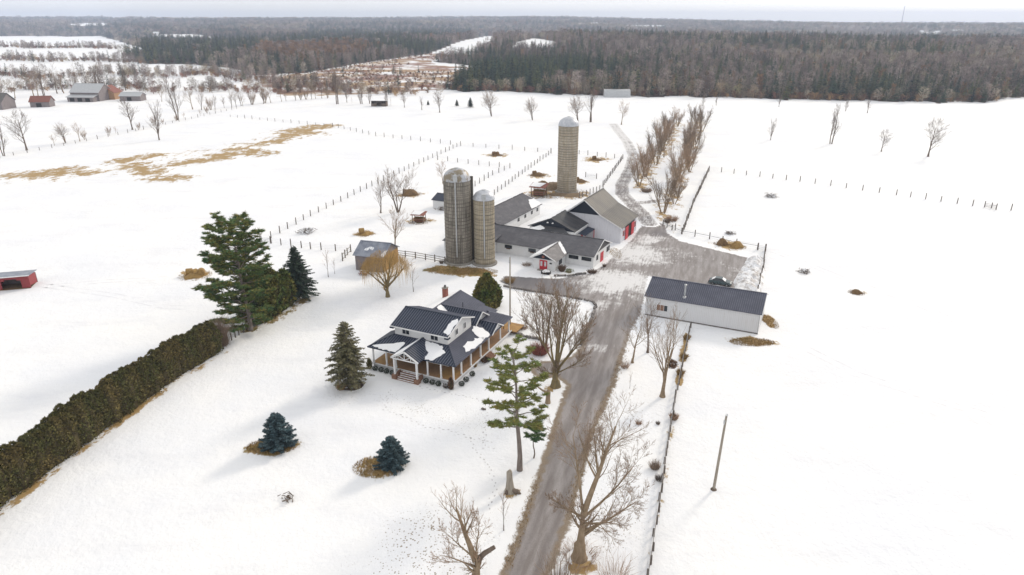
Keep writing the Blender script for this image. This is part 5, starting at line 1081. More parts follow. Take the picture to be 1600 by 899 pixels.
for i in range(len(hl) - 1):
    ax, ay = hl[i]; bx, by = hl[i + 1]; L = math.hypot(bx - ax, by - ay); n = max(1, int(L / 1.15)); nx, ny = -(by - ay) / L, (bx - ax) / L
    for j in range(n):
        t = (j + .5) / n
        for row in (1.25, 2.3): cols.append((ax + (bx - ax) * t + nx * (row + r_.uniform(-.2, .2)), ay + (by - ay) * t + ny * (row + r_.uniform(-.2, .2)), r_.uniform(1.1, 1.45), r_.uniform(4.9, 5.75)))
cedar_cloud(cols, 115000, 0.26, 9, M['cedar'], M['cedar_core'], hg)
es = thing('shrub', 'grey brown leafless bush at the far end of the cedar hedge', 'shrub', (*P(345, 540), 0)); mb = MB(); r_ = random.Random(12)
for i in range(900):
    a = r_.uniform(0, 6.28); p = Vector((r_.gauss(0, .5), r_.gauss(0, .5), 0)); d = Vector((math.cos(a) * r_.uniform(.1, .5), math.sin(a) * r_.uniform(.1, .5), 1)).normalized(); L = r_.uniform(2.5, 5.2); q = p + d * L * .6; mb.tube([p, q, q + rv(r_, d, .6) * L * .4], [.02, .016, .008], 3, cap=False)
obj('stems', mb, M['twig'], es)
cc = thing('cedar_clump', 'broad green cedar clump between the tall pine and dark spruce', 'shrubbery', (0, 0, 0)); b0 = P(404, 508); b1 = P(446, 482); cols = []
for i in range(9):
    t = i / 8; cols.append((b0[0] + (b1[0] - b0[0]) * t + r_.uniform(-.6, .6) - .6, b0[1] + (b1[1] - b0[1]) * t + 1.2 + r_.uniform(-.5, .5), r_.uniform(1.5, 2.1), r_.uniform(7.6, 9.2) * (1 - .12 * t)))
cedar_cloud(cols, 17000, 0.5, 10, M['cedar_green'], M['cedar_core'], cc)
ce = thing('cedar_tree', 'rounded cedar behind the farmhouse', 'tree', (*P(761, 480), 0)); cedar_cloud([(0, 0.3, 1.5, 6.4), (0.9, 0.5, 1.3, 5.2), (-.9, .5, 1.2, 5.5), (0.4, -.6, 1.3, 4.4), (1.6, .3, .9, 3.6), (-1.5, .2, .9, 3.8)], 7500, 0.5, 13, M['cedar_green'], M['cedar_core'], ce)
obj('trunk', MB().tube([(0, 0, -.1), (0, .3, 2)], [.2, .12], 6), M['bark_dark'], ce)
# --- golden willow
wl = bare_meshes(61, 10, 0.42, M['bark_moss'], M['twig_gold'], stems=[((0, 0, -.1), (0.05, 0, 1), 2.4, 0.5), ((0, 0, 2.0), (0.12, 0.1, 1), 5.8, 0.28), ((0, 0, 2.0), (0.8, 0.1, 0.8), 5.6, 0.24), ((0, 0, 1.9), (-0.85, 0, 0.65), 5.2, 0.22), ((0, 0, 2.1), (-0.3, 0.5, 1), 5.2, 0.22), ((0, 0, 2.1), (0.4, -0.3, 1), 5.0, 0.2), ((0, 0, 2.1), (-0.35, -0.5, .9), 4.8, 0.2)], nb=[8, 6, 5], lev=2, twiglev=2, up=[.3, .5, .3], ang=[(0.4, 0.8), (0.4, 0.9)], rmin=0.015)
w = put_tree(wl, 'golden weeping willow in front of the timber shed', P(606, 464), 0, 1.0, name='willow_tree'); mb = MB(); r_ = random.Random(62)
for i in range(1300):
    a = r_.uniform(0, 6.28); rr = 4.3 * math.sqrt(r_.random()); z = 5.2 + 4.2 * math.sqrt(max(0, 1 - (rr / 4.5) ** 2)) * r_.uniform(.45, 1.0); p = Vector((rr * math.cos(a), rr * math.sin(a), z)); o = Vector((math.cos(a), math.sin(a), 0))
    L = r_.uniform(.9, 2.2) + (1.6 if rr > 3.2 and r_.random() < .3 else 0); q = p + o * .35 + Vector((0, 0, r_.uniform(-.1, .25))); e = q + o * .18 + Vector((r_.uniform(-.2, .2), r_.uniform(-.2, .2), -L)); mb.tube([p, q, q.lerp(e, .5) + o * .12, e], [.012, .013, .011, .008], 3, cap=False)
obj('weeping_twigs', mb, M['twig_gold'], w)
# --- scrub rows beside the back lane
lane1 = bare_meshes(71, 9, 0.13, M['bark'], M['twig_red'], stems=[((0.3 * math.cos(i * 1.3), 0.3 * math.sin(i * 1.3), -.1), (0.3 * math.cos(i * 1.3), 0.3 * math.sin(i * 1.3), 1), 7.5 - (i % 3), 0.13) for i in range(7)], nb=[9, 6, 4], t0=[.2, .2, .2], ang=[(0.25, 0.6), (0.3, 0.7), (0.3, 0.8)], len=[(0.3, 0.5), (0.4, 0.6), (0.4, 0.6)], rmin=0.013)
lane2 = bare_meshes(72, 9, 0.13, M['bark'], M['twig_dark'], stems=[((0.4 * math.cos(i * 2.1), 0.4 * math.sin(i * 2.1), -.1), (0.35 * math.cos(i * 2.1), 0.35 * math.sin(i * 2.1), 1), 7.8 - (i % 2), 0.14) for i in range(6)], nb=[10, 6, 4], t0=[.2, .2, .2], ang=[(0.25, 0.6), (0.3, 0.7), (0.3, 0.8)], len=[(0.3, 0.5), (0.4, 0.6), (0.4, 0.6)], rmin=0.013)
ORD = 'first second third fourth fifth sixth seventh eighth ninth tenth eleventh twelfth thirteenth fourteenth fifteenth sixteenth seventeenth eighteenth nineteenth twentieth twenty-first twenty-second twenty-third twenty-fourth'.split()
def row(line, n, meshes, label, group, hs, seed, jit=1.0):
    r_ = random.Random(seed); g = [Vector(P(*p)) for p in line]; tot = sum((g[i + 1] - g[i]).length for i in range(len(g) - 1))
    for k in range(n):
        s = tot * (k + r_.uniform(.2, .8)) / n; i = 0
        while i < len(g) - 2 and s > (g[i + 1] - g[i]).length: s -= (g[i + 1] - g[i]).length; i += 1
        p = g[i].lerp(g[i + 1], min(1, s / (g[i + 1] - g[i]).length)); put_tree(r_.choice(meshes), ORD[k] + ' ' + label, (p.x + r_.uniform(-jit, jit), p.y + r_.uniform(-jit, jit)), r_.uniform(0, 6.28), r_.uniform(*hs) / 9.0, name='lane_tree', group=group)
row([(1003, 294), (1030, 238), (1058, 196)], 16, [lane1, lane2, lane1, lane2, std3], 'bare tree from the near end of the left lane row', 'left row of scrub trees on the back lane', (6.0, 12.5), 1, 2.6)
row([(1044, 343), (1068, 262), (1094, 196)], 19, [lane2, lane1, lane2, lane1, std1], 'bare tree from the near end of the right lane row', 'right row of scrub trees on the back lane', (5.5, 12.5), 2, 2.6)
# --- trees dotted over the far fields
for m_, bx, by, ty, lab in [(roundt, 687, 176, 146, 'tan rounded bare tree in the middle field left of the shelter pair'), (twin, 768, 182, 147, 'bushy tan pair of bare trees beyond the paddocks'), (twin, 832, 188, 158, 'forked bare tree left of the far silo dome'), (twin, 903, 190, 155, 'leaning bare tree just above the far silo dome'), (pairt, 923, 191, 148, 'tall narrow bare tree right of the far silo dome'), (std3, 971, 195, 162, 'small round bare tree at the head of the back lane'), (pairt, 1098, 166, 152, 'left of two small saplings beyond the lane rows'), (pairt, 1119, 165, 154, 'right of two small saplings beyond the lane rows'), (pairt, 1217, 167, 152, 'wispy sapling leaning right near the wood edge'), (pairt, 1321, 174, 160, 'left of two low saplings in the far right field'), (pairt, 1355, 177, 161, 'right of two low saplings in the far right field'), (pairt, 1204, 219, 196, 'leftmost of four trees along the right field boundary'), (pairt, 1298, 225, 184, 'second of four trees along the right field boundary'), (roundt, 1377, 237, 207, 'third of four trees along the right field boundary'), (roundt, 1450, 245, 193, 'largest round bare tree on the right field boundary'),
    (roundt, 42, 235, 180, 'large bare tree on the boundary at the far left'), (roundt, 207, 203, 160, 'big bare tree on the boundary right of the far farmstead'), (pairt, 249, 219, 178, 'crooked sapling inside the left field'), (twin, 103, 224, 197, 'forked small tree on the left boundary'), (std3, 125, 221, 195, 'scrubby tree right of the forked one on the left boundary'), (pairt, 6, 244, 207, 'thin tree at the left picture edge'), (pairt, 278, 188, 142, 'tall bare tree beside the far left hedge line'), (std1, 301, 171, 141, 'bare tree behind the far left hedge line'), (std2, 315, 172, 148, 'dark bare tree in the far left pasture'), (std1, 253, 159, 140, 'short bare tree near the far long shed'), (roundt, 632, 168, 147, 'tan bushy tree right of the dark field shelter'), (pairt, 527, 163, 121, 'lone tall tree left of the dark field shelter'), (pairt, 659, 172, 158, 'little sapling right of the tan bushy tree')]:
    T(m_, lab, bx, by, ty, 8.6 if m_ is not slim else 5.5, name='field_tree')
row([(330, 173), (380, 165), (430, 160), (480, 156), (520, 152)], 24, [std1, std2, lane1], 'bare tree from the left in the hedge line beyond the field', 'hedge line beyond the left field', (5, 9), 3, 3)
row([(520, 160), (575, 163), (625, 165)], 9, [slim, pairt, std1], 'thin tree from the left in the line by the dark shelter', 'thin trees beside the field shelter', (6, 9), 4, 3)
row([(60, 232), (150, 215), (230, 200), (330, 176)], 12, [lane1, std3], 'scrub bush from the left along the left field boundary', 'scrub along the left boundary', (2.5, 4.5), 5, 1.5)
row([(0, 160), (60, 150), (120, 143), (200, 143)], 14, [std1, std2, lane2, pairt], 'tall bare tree from the left behind the far farmstead', 'trees behind the far farmstead', (11, 17), 6, 8)
for i, (bx, by, h_, lab) in enumerate(((735, 168, 6, 'small dark conifer pair left one in the middle field'), (714, 166, 4, 'little dark conifer in the middle field'), (669, 164.5, 3, 'tiniest dark conifer in the middle field'))): put_conifer(sp2, lab, P(bx, by), i, h_ / 10.7, name='field_spruce')

# ------------------------------------------------------------------ shrubs, hay, feeders, brush
bw = [leafball(0.45, 0.42, 420, 0.085, 100 + i, 0.1, 0.7).mesh('foliage', M['box_leaf']) for i in range(2)]; bst = MB().tube([(0, 0, -0.45), (0, 0, 0)], [0.05, 0.03], 5).mesh('stem', M['bark_dark'])
HA = R(-25); HO = (-21.5, 94.0)
def hw(x, y): return (HO[0] + x * math.cos(HA) - y * math.sin(HA), HO[1] + x * math.sin(HA) + y * math.cos(HA))
for lab, grp, pts in (('round boxwood from the left, along the porch left of the steps', 'boxwoods left of the steps', [(1.0, -.8), (2.1, -.8), (3.1, -.85), (4.2, -.9)]), ('round boxwood from the steps, along the porch right of them', 'boxwoods right of the steps', [(10.1, -.85), (11.2, -.85), (12.2, -.85)]), ('low boxwood from the front corner along the porch side', 'boxwoods beside the porch', [(15.3, 0.6), (15.3, 2.0), (15.3, 3.9), (15.4, 9.0)])):
    for i, (x, y) in enumerate(pts):
        X, Y = hw(x, y); t = thing('boxwood', ORD[i] + ' ' + lab, 'shrub', (X, Y, 0.38), i, grp); link('foliage', bw[i % 2], t); link('stem', bst, t)
for (x, y, lab, m_, hh) in ((-0.1, -0.75, 'dark narrow cedar at the left porch corner', 'cedar', 1.7), (14.4, -0.95, 'brown columnar cedar at the right porch corner', 'brown_leaf', 1.9)):
    X, Y = hw(x, y); t = thing('columnar_cedar', lab, 'shrub', (X, Y, 0)); cedar_cloud([(0, 0, .36, hh)], 500, .18, 5, M[m_], M['cedar_core'], t)
X, Y = hw(13.5, -0.9); t = thing('dead_shrub', 'dark withered shrub beside the brown corner cedar', 'shrub', (X, Y, .3)); obj('foliage', leafball(.5, .32, 300, .09, 7), M['mulch'], t)
def twiggy(label, loc, r, h, n, m, seed, name='bare_shrub', cat='shrub', rad=.012):
    r_ = random.Random(seed); mb = MB()
    for i in range(n):
        a = r_.uniform(0, 6.28); q = r * .5 * math.sqrt(r_.random()); p = Vector((q * math.cos(a), q * math.sin(a), -0.02)); d = Vector((math.cos(a) * r / h * r_.uniform(.1, .9), math.sin(a) * r / h * r_.uniform(.1, .9), 1)).normalized(); L = h * r_.uniform(.5, 1.05); k = p + d * L * .55
        mb.tube([p, k, k + rv(r_, d, .5) * L * .45], [rad * 1.3, rad, rad * .6], 3, cap=False)
    t = thing(name, label, cat, (loc[0], loc[1], 0)); obj('stems', mb, m, t); return t
twiggy('red twigged dogwood in front of the mossy maple', P(843, 552), 2.2, 1.8, 620, M['red_shrub'], 1, rad=.018)
twiggy('brown dead shrub at the porch side steps', P(757, 566), .8, .9, 220, M['brown_leaf'], 2); twiggy('tan shrub clump left of the porch side steps', P(741, 573), .7, .8, 160, M['dry_grass'], 3); twiggy('yellow brown shrub under the olive spruce', P(533, 608), 1.0, 1.1, 260, M['dry_grass'], 4)
twiggy('leafless shrub beside the house utility pole', P(803, 520), .9, .8, 160, M['twig_red'], 5); twiggy('bare rose bushes on the snow in the dooryard', P(818, 514), 1.0, .9, 160, M['twig_red'], 6)
twiggy('grey brush heap near the right fence', P(1023, 732), .9, 1.1, 240, M['twig'], 7); twiggy('low dark bush below the grey brush heap', P(1030, 750), .7, .7, 200, M['bark_dark'], 8); twiggy('tiny dry bush among the snow right of the drive', P(998, 663), .6, .7, 110, M['twig_red'], 9); twiggy('little dark bush left of the right fence', P(1028, 663), .4, .5, 90, M['bark_dark'], 10)
twiggy('low tan scrub left of the bare sapling right of the drive', P(976, 575), 1.0, 1.4, 120, M['twig_red'], 11); twiggy('spray of bare suckers at the bottom edge of the drive', P(872, 915), 2.8, 3.6, 110, M['twig'], 12, rad=.016); twiggy('tangle of suckers at the foot of the huge bare tree', P(960, 905), 2.4, 2.6, 80, M['twig_red'], 13, rad=.013)
twiggy('brown shrub by the right corner of the stable entrance', P(878, 424), 1.0, 1.5, 330, M['brown_leaf'], 14, rad=.02); t = thing('green_shrub', 'low green shrub right of the stable entrance', 'shrub', (*P(889, 426), .35)); obj('foliage', leafball(.9, .5, 500, .12, 9), M['cedar_green'], t)
twiggy('dry perennial bed at the near corner of the stable', P(925, 426), 1.6, .9, 260, M['brown_leaf'], 15, rad=.018); twiggy('dry stalks beside the red stable end door', P(944, 417), .6, .9, 120, M['brown_leaf'], 16); twiggy('frosted shrubs against the stable front wall', P(823, 415), 1.5, .9, 200, M['twig'], 17); twiggy('tan weeds at the left end of the yard', P(796, 442), 1.6, 1.4, 260, M['dry_grass'], 18)
twiggy('weeds growing through the end of the timber fence', P(690, 412), .7, 1.0, 140, M['bark_dark'], 19); twiggy('dark brush clump at the start of the back lane row', P(1042, 348), 1.2, 1.4, 260, M['bark_dark'], 20); twiggy('snowy bramble clump under the left lane row', P(1010, 300), 2.4, 1.6, 380, M['twig'], 21, rad=.02); twiggy('bramble clump at the foot of the right lane row', P(1050, 345), 2.2, 1.6, 320, M['twig_red'], 22, rad=.02)
for i, (bx, by, lab) in enumerate(((1073, 530, 'tall dry grass beside the fence near the drive shed'), (1069, 560, 'dry grass strip halfway along the upper right fence'), (1063, 585, 'dry grass tuft below the strip on the right fence'), (1053, 655, 'reddish weeds on the right fence'))): twiggy(lab, P(bx, by), .8, .9, 260, M['dry_grass' if i < 3 else 'twig_red'], 30 + i, rad=.018)
def fill_tufts():
    r_ = random.Random(77); mb = MB()
    def tufts(cx, cy, rx, ry, n, hgt):
        gx, gy = P(cx, cy)
        for _ in range(n):
            a = r_.uniform(0, 6.28); q = math.sqrt(r_.random()); x, y = gx + rx * q * math.cos(a), gy + ry * q * math.sin(a); b = r_.uniform(0, 6.28); h_ = hgt * r_.uniform(.5, 1.2); l = r_.uniform(-.12, .12); w = .035
            mb.tri((x - w * math.cos(b), y - w * math.sin(b), 0), (x + w * math.cos(b), y + w * math.sin(b), 0), (x + l, y + r_.uniform(-.12, .12), h_))
    tufts(712, 423, 6.5, 2.8, 2600, .22); tufts(742, 425, 5, 2.5, 1800, .22); tufts(1175, 535, 3.8, 1.6, 1800, .25); tufts(1203, 503, 1.2, 3, 700, .22); tufts(590, 730, 3.0, 2.2, 1600, .25); tufts(425, 698, 3.2, 1.8, 1600, .25); tufts(962, 396, 1.3, 4, 600, .2)
    for k in range(26):
        t = k / 25; tufts(985 - 100 * t, 525 + 275 * t, .7, 1.2, 60, .2)
    for k in range(12):
        t = k / 11; tufts(838 - 44 * t, 752 + 130 * t, .6, 1.0, 50, .2)
    o = obj('dry_grass', mb, M['dry_grass']); tag(o, 'dry grass tufts showing through the snow along verges and sheds', 'grass', kind='stuff')
fill_tufts()
def mound(r, h, seed, n=20, rough=.15):
    r_ = random.Random(seed); mb = MB(); k = 7; ph = [r_.uniform(0, 6.28) for _ in range(4)]
    for i in range(k + 1):
        f = i / k
        for j in range(n): a = 6.283 * j / n; rr = r * (1 - f) ** .75 * (1 + rough * math.sin(3 * a + ph[0]) + rough * .7 * math.sin(5 * a + ph[1] + f * 4)) + r_.uniform(-.03, .03) * r; mb.v.append((rr * math.cos(a), rr * math.sin(a), h * math.sin(f * 1.57) + r_.uniform(-.05, .05) * h if 0 < i else -0.03))
    for i in range(k):
        for j in range(n): a, b = i * n + j, i * n + (j + 1) % n; mb.f.append((a, b, b + n, a + n))
    return mb
def bale(r=0.75, w=1.25): 
    mb = MB(); n = 18; k0 = 0
    for x, rr in ((-w / 2, r * .93), (-w / 2 + .08, r), (w / 2 - .08, r), (w / 2, r * .93)):
        for j in range(n): a = 6.283 * j / n; mb.v.append((x, rr * math.cos(a), max(-r * .9, rr * math.sin(a)) + r * .9))
    for i in range(3):
        for j in range(n): a, b = i * n + j, i * n + (j + 1) % n; mb.f.append((a, b, b + n, a + n))
    mb.f.append(tuple(range(n - 1, -1, -1))); mb.f.append(tuple(3 * n + j for j in range(n))); return mb
balem = bale().mesh('round_bale', M['hay']); balem2 = bale().mesh('round_bale', M['old_hay'])
def scraps(r, n, seed, m, parent):
    r_ = random.Random(seed); mb = MB()
    for i in range(n):
        a = r_.uniform(0, 6.28); q = r * math.sqrt(r_.random()); p = Vector((q * math.cos(a), q * math.sin(a), r_.uniform(0, .12))); d = Vector((r_.gauss(0, 1), r_.gauss(0, 1), r_.uniform(0, .5))).normalized() * r_.uniform(.15, .4); w = d.orthogonal().normalized() * .04; mb.tri(tuple(p - w), tuple(p + w), tuple(p + d))
    return stuff(obj('loose_straw', mb, m, parent))
def haypile(label, bx, by, r, h, m, seed, bales=0, rz=0.0, name='hay_pile', cat='hay'):
    t = thing(name, label, cat, (*P(bx, by), 0), rz); obj('heap', mound(r, h, seed), M[m], t, smooth=True); scraps(r * 1.5, int(260 * r), seed, M['hay' if m == 'hay' else 'old_hay'], t)
    for i in range(bales): link('bale', balem if m == 'hay' else balem2, t, (-.9 * r * .6 + i * 1.25, .2 * (-1) ** i, .1), .3 + i * .8)
    return t
haypile('loose golden hay pile with bales left of the tall pine', 305, 431, 2.2, .9, 'hay', 1, 3); haypile('flattened hay bale with posts above the timber shed', 571, 366, 1.7, .5, 'hay', 2, 1, .1); haypile('round tan hay pile behind the twin stemmed bare tree', 640, 304, 2.6, 1.6, 'old_hay', 3, 1)
haypile('two old hay clumps in the far paddock', 776, 243, 2.0, .8, 'old_hay', 4, 2); haypile('hay heap beside the paddock fence left of the far silo', 841, 274, 2.4, .9, 'old_hay', 5, 1); haypile('hay bale and scraps in the paddock right of the far silo', 933, 250, 2.0, .5, 'old_hay', 6, 1); haypile('low brown hay block against the far silo', 906, 284, 1.8, .9, 'old_hay', 7, 1)
haypile('earthy muck heap left of the far silo', 866, 294, 3.8, 1.8, 'manure', 8, name='muck_heap', cat='heap'); haypile('yellowish silage heap behind the roofed feeder', 848, 292, 2.6, 1.9, 'old_hay', 9, name='silage_heap', cat='heap'); haypile('dark soil ring around the far silo', 886, 303, 5.0, .35, 'manure', 10, name='soil_heap', cat='heap')
haypile('brown hay clump with snow alone in the right field', 1338, 458, 1.0, .7, 'old_hay', 11); haypile('left of two tan hay mounds above the parking area', 1128, 382, 1.35, 1.5, 'old_hay', 12); haypile('right of two tan hay mounds above the parking area', 1151, 386, 1.5, 1.4, 'hay', 13)
def feeder(label, bx, by, s, rz):
    t = thing('hay_feeder', label, 'feeder', (*P(bx, by), 0), rz, None, s)
    for x in (-1.5, 1.5):
        for y in (-1, 1): obj('post', MB().box((x, y, 1.15), (.14, .14, 2.3)), M['bark_dark'], t)
    for y in (-1, 1):
        for z in (.5, 1.0): obj('rail', MB().box((0, y, z), (3.1, .06, .16)), M['rust_red'], t)
    for x in (-1.5, 1.5): obj('rail', MB().box((x, 0, .8), (.06, 2.0, .16)), M['rust_red'], t)
    plane('roof', [(-1.9, -1.5, 2.2), (1.9, -1.5, 2.2), (1.9, 1.5, 2.65), (-1.9, 1.5, 2.65)], .1, M['rust_red'], t); link('bale', balem2, t, (-.6, 0, .05), .2); link('bale', balem2, t, (.75, .1, .05), -.2)
    obj('snow', MB().slab([(-1.8, -1.1, 2.34), (0.6, -1.2, 2.33), (1.3, 1.3, 2.70), (-1.7, 1.3, 2.70)], .04), M['snow'], t); scraps(3.0, 500, 4, M['old_hay'], t)
feeder('red roofed hay feeder left of the taller silo', 655, 347, 1.0, -.2); feeder('larger roofed feeder between back barn and far silo', 842, 306, 1.35, -.35)
def brushpile(label, bx, by, r, seed, snowy_=True, n=70):
    r_ = random.Random(seed); t = thing('brush_pile', label, 'brush pile', (*P(bx, by), 0)); mb = MB()
    for i in range(n):
        a = r_.uniform(0, 6.28); p = Vector((r_.gauss(0, r * .4), r_.gauss(0, r * .4), r_.uniform(0, r * .45))); d = Vector((math.cos(a), math.sin(a), r_.uniform(-.1, .5))) * r * r_.uniform(.3, .7); mb.tube([p - d * .5, p, p + d * .5], [.05, .05, .03], 4)
    obj('branches', mb, M['bark_dark'], t)
    if snowy_: obj('snow', leafball(r * .8, r * .45, 120, r * .22, seed, .2, .6, .1), M['snow'], t)
brushpile('snow covered brush pile inside the right paddock', 1204, 308, 2.0, 1); brushpile('snowy brush pile above the two hay mounds', 1140, 366, 1.3, 2); brushpile('snow covered brush pile right of the parking area', 1256, 426, 1.4, 3); brushpile('scattered stony brush in the left paddock', 479, 364, 2.2, 4, True, 60); brushpile('dark plant clump poking through the lower lawn', 450, 780, 1.1, 5, False, 26); brushpile('small brown clod on the lawn in front of the house', 755, 640, .35, 6, False, 26)
brushpile('dark stones along the small white shed', 690, 329, 2.0, 7, False, 40)
# ploughed snow bank beside the parking area
def snow_bank():
    g = [P(*p) for p in [(1168, 403), (1194, 404), (1196, 430), (1188, 462), (1150, 462), (1146, 440), (1158, 420)]]; x0, x1 = min(p[0] for p in g), max(p[0] for p in g); y0, y1 = min(p[1] for p in g), max(p[1] for p in g); st = .35; xs = np.arange(x0, x1, st); ys = np.arange(y0, y1, st); gx, gy = np.meshgrid(xs, ys, indexing='ij')
    d = np.where(inpoly(gx, gy, g), segdist(gx, gy, g, True), 0); z = 1.7 * (1 - np.exp(-d / 1.6)); r_ = np.random.default_rng(3)
    z = z * (1 + .28 * snoise(gx * 1.9, gy * 1.7) + .18 * snoise(gx * 4.3 + 2, gy * 3.9)) + r_.uniform(-.07, .07, z.shape) * (d > .2); z = np.where(d > 0, np.maximum(z, .05), -.12); n1, n2 = gx.shape; i, j = np.meshgrid(np.arange(n1 - 1), np.arange(n2 - 1), indexing='ij'); k = (i * n2 + j).ravel(); keep = (d[:-1, :-1] + d[1:, 1:] + d[1:, :-1] + d[:-1, 1:]).ravel() > 0; k = k[keep]
    me = bpy.data.meshes.new('snow_bank'); me.from_pydata(np.column_stack([gx.ravel(), gy.ravel(), z.ravel()]).tolist(), [], np.stack([k, k + n2, k + n2 + 1, k + 1], -1).tolist()); me.materials.append(M['dirty_snow']); tag(link('snow_bank', me), 'dirty ploughed snow bank at the end of the parking area', 'snow bank')
snow_bank()
def kerb(label, pts, seed):
    r_ = random.Random(seed); t = thing('stone_edging', label, 'stone edging', (0, 0, 0)); mb = MB(); g = [Vector(P(*p)) for p in pts]
    for i in range(len(g) - 1):
        d = g[i + 1] - g[i]; n = max(1, int(d.length / .55)); a = math.atan2(d.y, d.x)
        for j in range(n): p = g[i] + d * ((j + .5) / n); s = r_.uniform(.4, .62); mb.box((p.x + r_.uniform(-.08, .08), p.y + r_.uniform(-.08, .08), .16), (s, r_.uniform(.32, .5), r_.uniform(.32, .5)), a + r_.uniform(-.3, .3))
    stuff(obj('stones', mb, M['stone'], t))
kerb('low dark stone edging around the dooryard lawn along the drive', [(786, 448), (830, 456), (880, 463), (925, 472), (931, 478), (924, 500), (907, 540)], 1); kerb('short stone edging between the house pole and the maple', [(803, 520), (820, 527), (846, 532)], 2); kerb('stone edging in front of the stable entrance bed', [(865, 432), (890, 432), (915, 428)], 3)

# ------------------------------------------------------------------ fences, gates, poles
pm_ = MB().tube([(0, 0, -.1), (0, 0, 1.75), (0.01, 0, 1.82)], [.135, .12, .05], 6).mesh('post', M['post']); pm_thin = MB().tube([(0, 0, -.1), (0, 0, 1.4)], [.11, .10], 5).mesh('post', M['post'])
def fence(label, pts, gap, name='wire_fence', rails=0, rail_m='pole', hs=1.0, thick=True, seed=0, wire=True):
    g = [Vector((*P(*p), 0)) for p in pts]; r_ = random.Random(seed); t = thing(name, label, 'fence', (g[0].x, g[0].y, 0)); w = MB(); o0 = g[0]
    for i in range(len(g) - 1):
        d = g[i + 1] - g[i]; n = max(1, round(d.length / (gap * .72)))
        for j in range(n + (1 if i == len(g) - 2 else 0)):
            p = g[i] + d * (j / n) - o0; q = link('post', pm_ if thick or r_.random() < .3 else pm_thin, t, (p.x + r_.uniform(-.1, .1), p.y + r_.uniform(-.1, .1), 0), r_.uniform(0, 6)); s = hs * r_.uniform(.88, 1.12); q.scale = (1, 1, s)
            if rails and j < n:
                e = g[i] + d * ((j + 1) / n) - o0
                for k in range(rails): z = .35 + k * 1.05 / max(1, rails - 1) if rails > 1 else .9; z *= min(1, hs * 1.1); obj('rail', MB().bar((p.x, p.y, z + r_.uniform(-.05, .05)), (e.x, e.y, z + r_.uniform(-.05, .05)), .05, .12), M[rail_m], t)
        if wire:
            for z in (.45, .85, 1.25): a, b = g[i] - o0, g[i + 1] - o0; w.bar((a.x, a.y, z), (b.x, b.y, z), .022)
    if wire: obj('wire', w, M['galv'], t)
    return t
fence('post fence running from the left gate up to the paddock corner', [(424, 372), (486, 338), (563, 300), (639, 264), (720, 227)], 6.0, seed=1)
fence('post fence between the left gate and the timber shed', [(408, 378), (455, 386), (502, 391), (548, 393)], 4.2, seed=2)
fence('long back paddock fence running right to the far silo', [(520, 198), (587, 213), (642, 219), (720, 228), (800, 234), (861, 239)], 8.0, seed=3)
fence('back paddock fence right of the far silo', [(905, 241), (947, 246), (973, 249)], 6.5, seed=4)
fence('paddock fence from behind the far silo down to the stable', [(861, 240), (830, 262), (800, 284), (772, 305)], 5.5, seed=5)
fence('paddock fence beside the back lane right of the far silo', [(973, 249), (958, 270), (942, 292)], 4.0, seed=6)
fence('short cross fence inside the far paddock', [(684, 250), (748, 258), (797, 263)], 7.0, seed=7); fence('inner paddock fence leading down toward the silos', [(797, 263), (770, 274), (735, 296)], 6.0, seed=8)
fence('faint fence over the crest of the left field', [(360, 183), (430, 190), (520, 198)], 8.0, seed=9, thick=False)
fence('boundary fence along the far left hedge line', [(0, 247), (100, 228), (200, 208), (300, 186), (370, 170)], 8.0, seed=10, thick=False)
fence('long post fence across the right field', [(1108, 267), (1250, 284), (1400, 305), (1520, 322), (1610, 333), (1720, 347)], 6.2, seed=11)
fence('weathered rail fence beside the right lane row', [(1108, 267), (1085, 315), (1066, 366)], 3.0, 'rail_fence', 2, seed=12); fence('pipe fence along the top of the parking area', [(1036, 354), (1065, 366), (1108, 374), (1150, 384), (1184, 390)], 6.5, 'pipe_fence', 1, 'galv', .9, seed=13)
fence('dark fence between the snow bank and the right field', [(1196, 392), (1192, 420), (1184, 455)], 3.2, 'rail_fence', 2, 'bark_dark', .8, seed=14)
fence('low fence running down the right side of the drive', [(1078, 512), (1060, 600), (1042, 700), (1028, 800), (1012, 905)], 2.6, 'rail_fence', 2, 'bark_dark', .62, seed=15); fence('timber rail fence between the shed and the silos', [(618, 400), (650, 404), (695, 412)], 3.2, 'rail_fence', 3, 'bark_pale', .9, seed=16)
fence('short rail fence left of the timber shed', [(548, 394), (535, 408)], 3.0, 'rail_fence', 2, seed=17); fence('sagging wire fence between hedge and tall pine', [(356, 536), (386, 516)], 1.6, seed=18, thick=False); fence('short fence behind the hay barn', [(942, 296), (922, 304), (905, 310)], 3.0, seed=19)
def gate(label, a, b, m='galv'):
    A, B = Vector((*P(*a), 0)), Vector((*P(*b), 0)); t = thing('gate', label, 'gate', (A.x, A.y, 0)); d = B - A
    for p in (Vector(), d): link('post', pm_, t, tuple(p))
    for z in (.3, .6, .9, 1.2): obj('bar', MB().bar((0, 0, z), (d.x, d.y, z), .05), M[m], t)
    obj('brace', MB().bar((0, 0, .3), (d.x, d.y, 1.2), .05), M[m], t)
gate('bar gate at the left end of the paddock fence', (407, 379), (423, 380.5)); gate('bar gate in the paddock right of the far silo', (915, 277), (932, 279.5)); gate('pipe gate at the corner of the parking area', (1184, 391), (1196, 393)); gate('rail gate at the far right end of the field fence', (1538, 324), (1556, 328), 'post'); gate('timber gate panels across the right lane row', (1042, 356), (1055, 360), 'post')
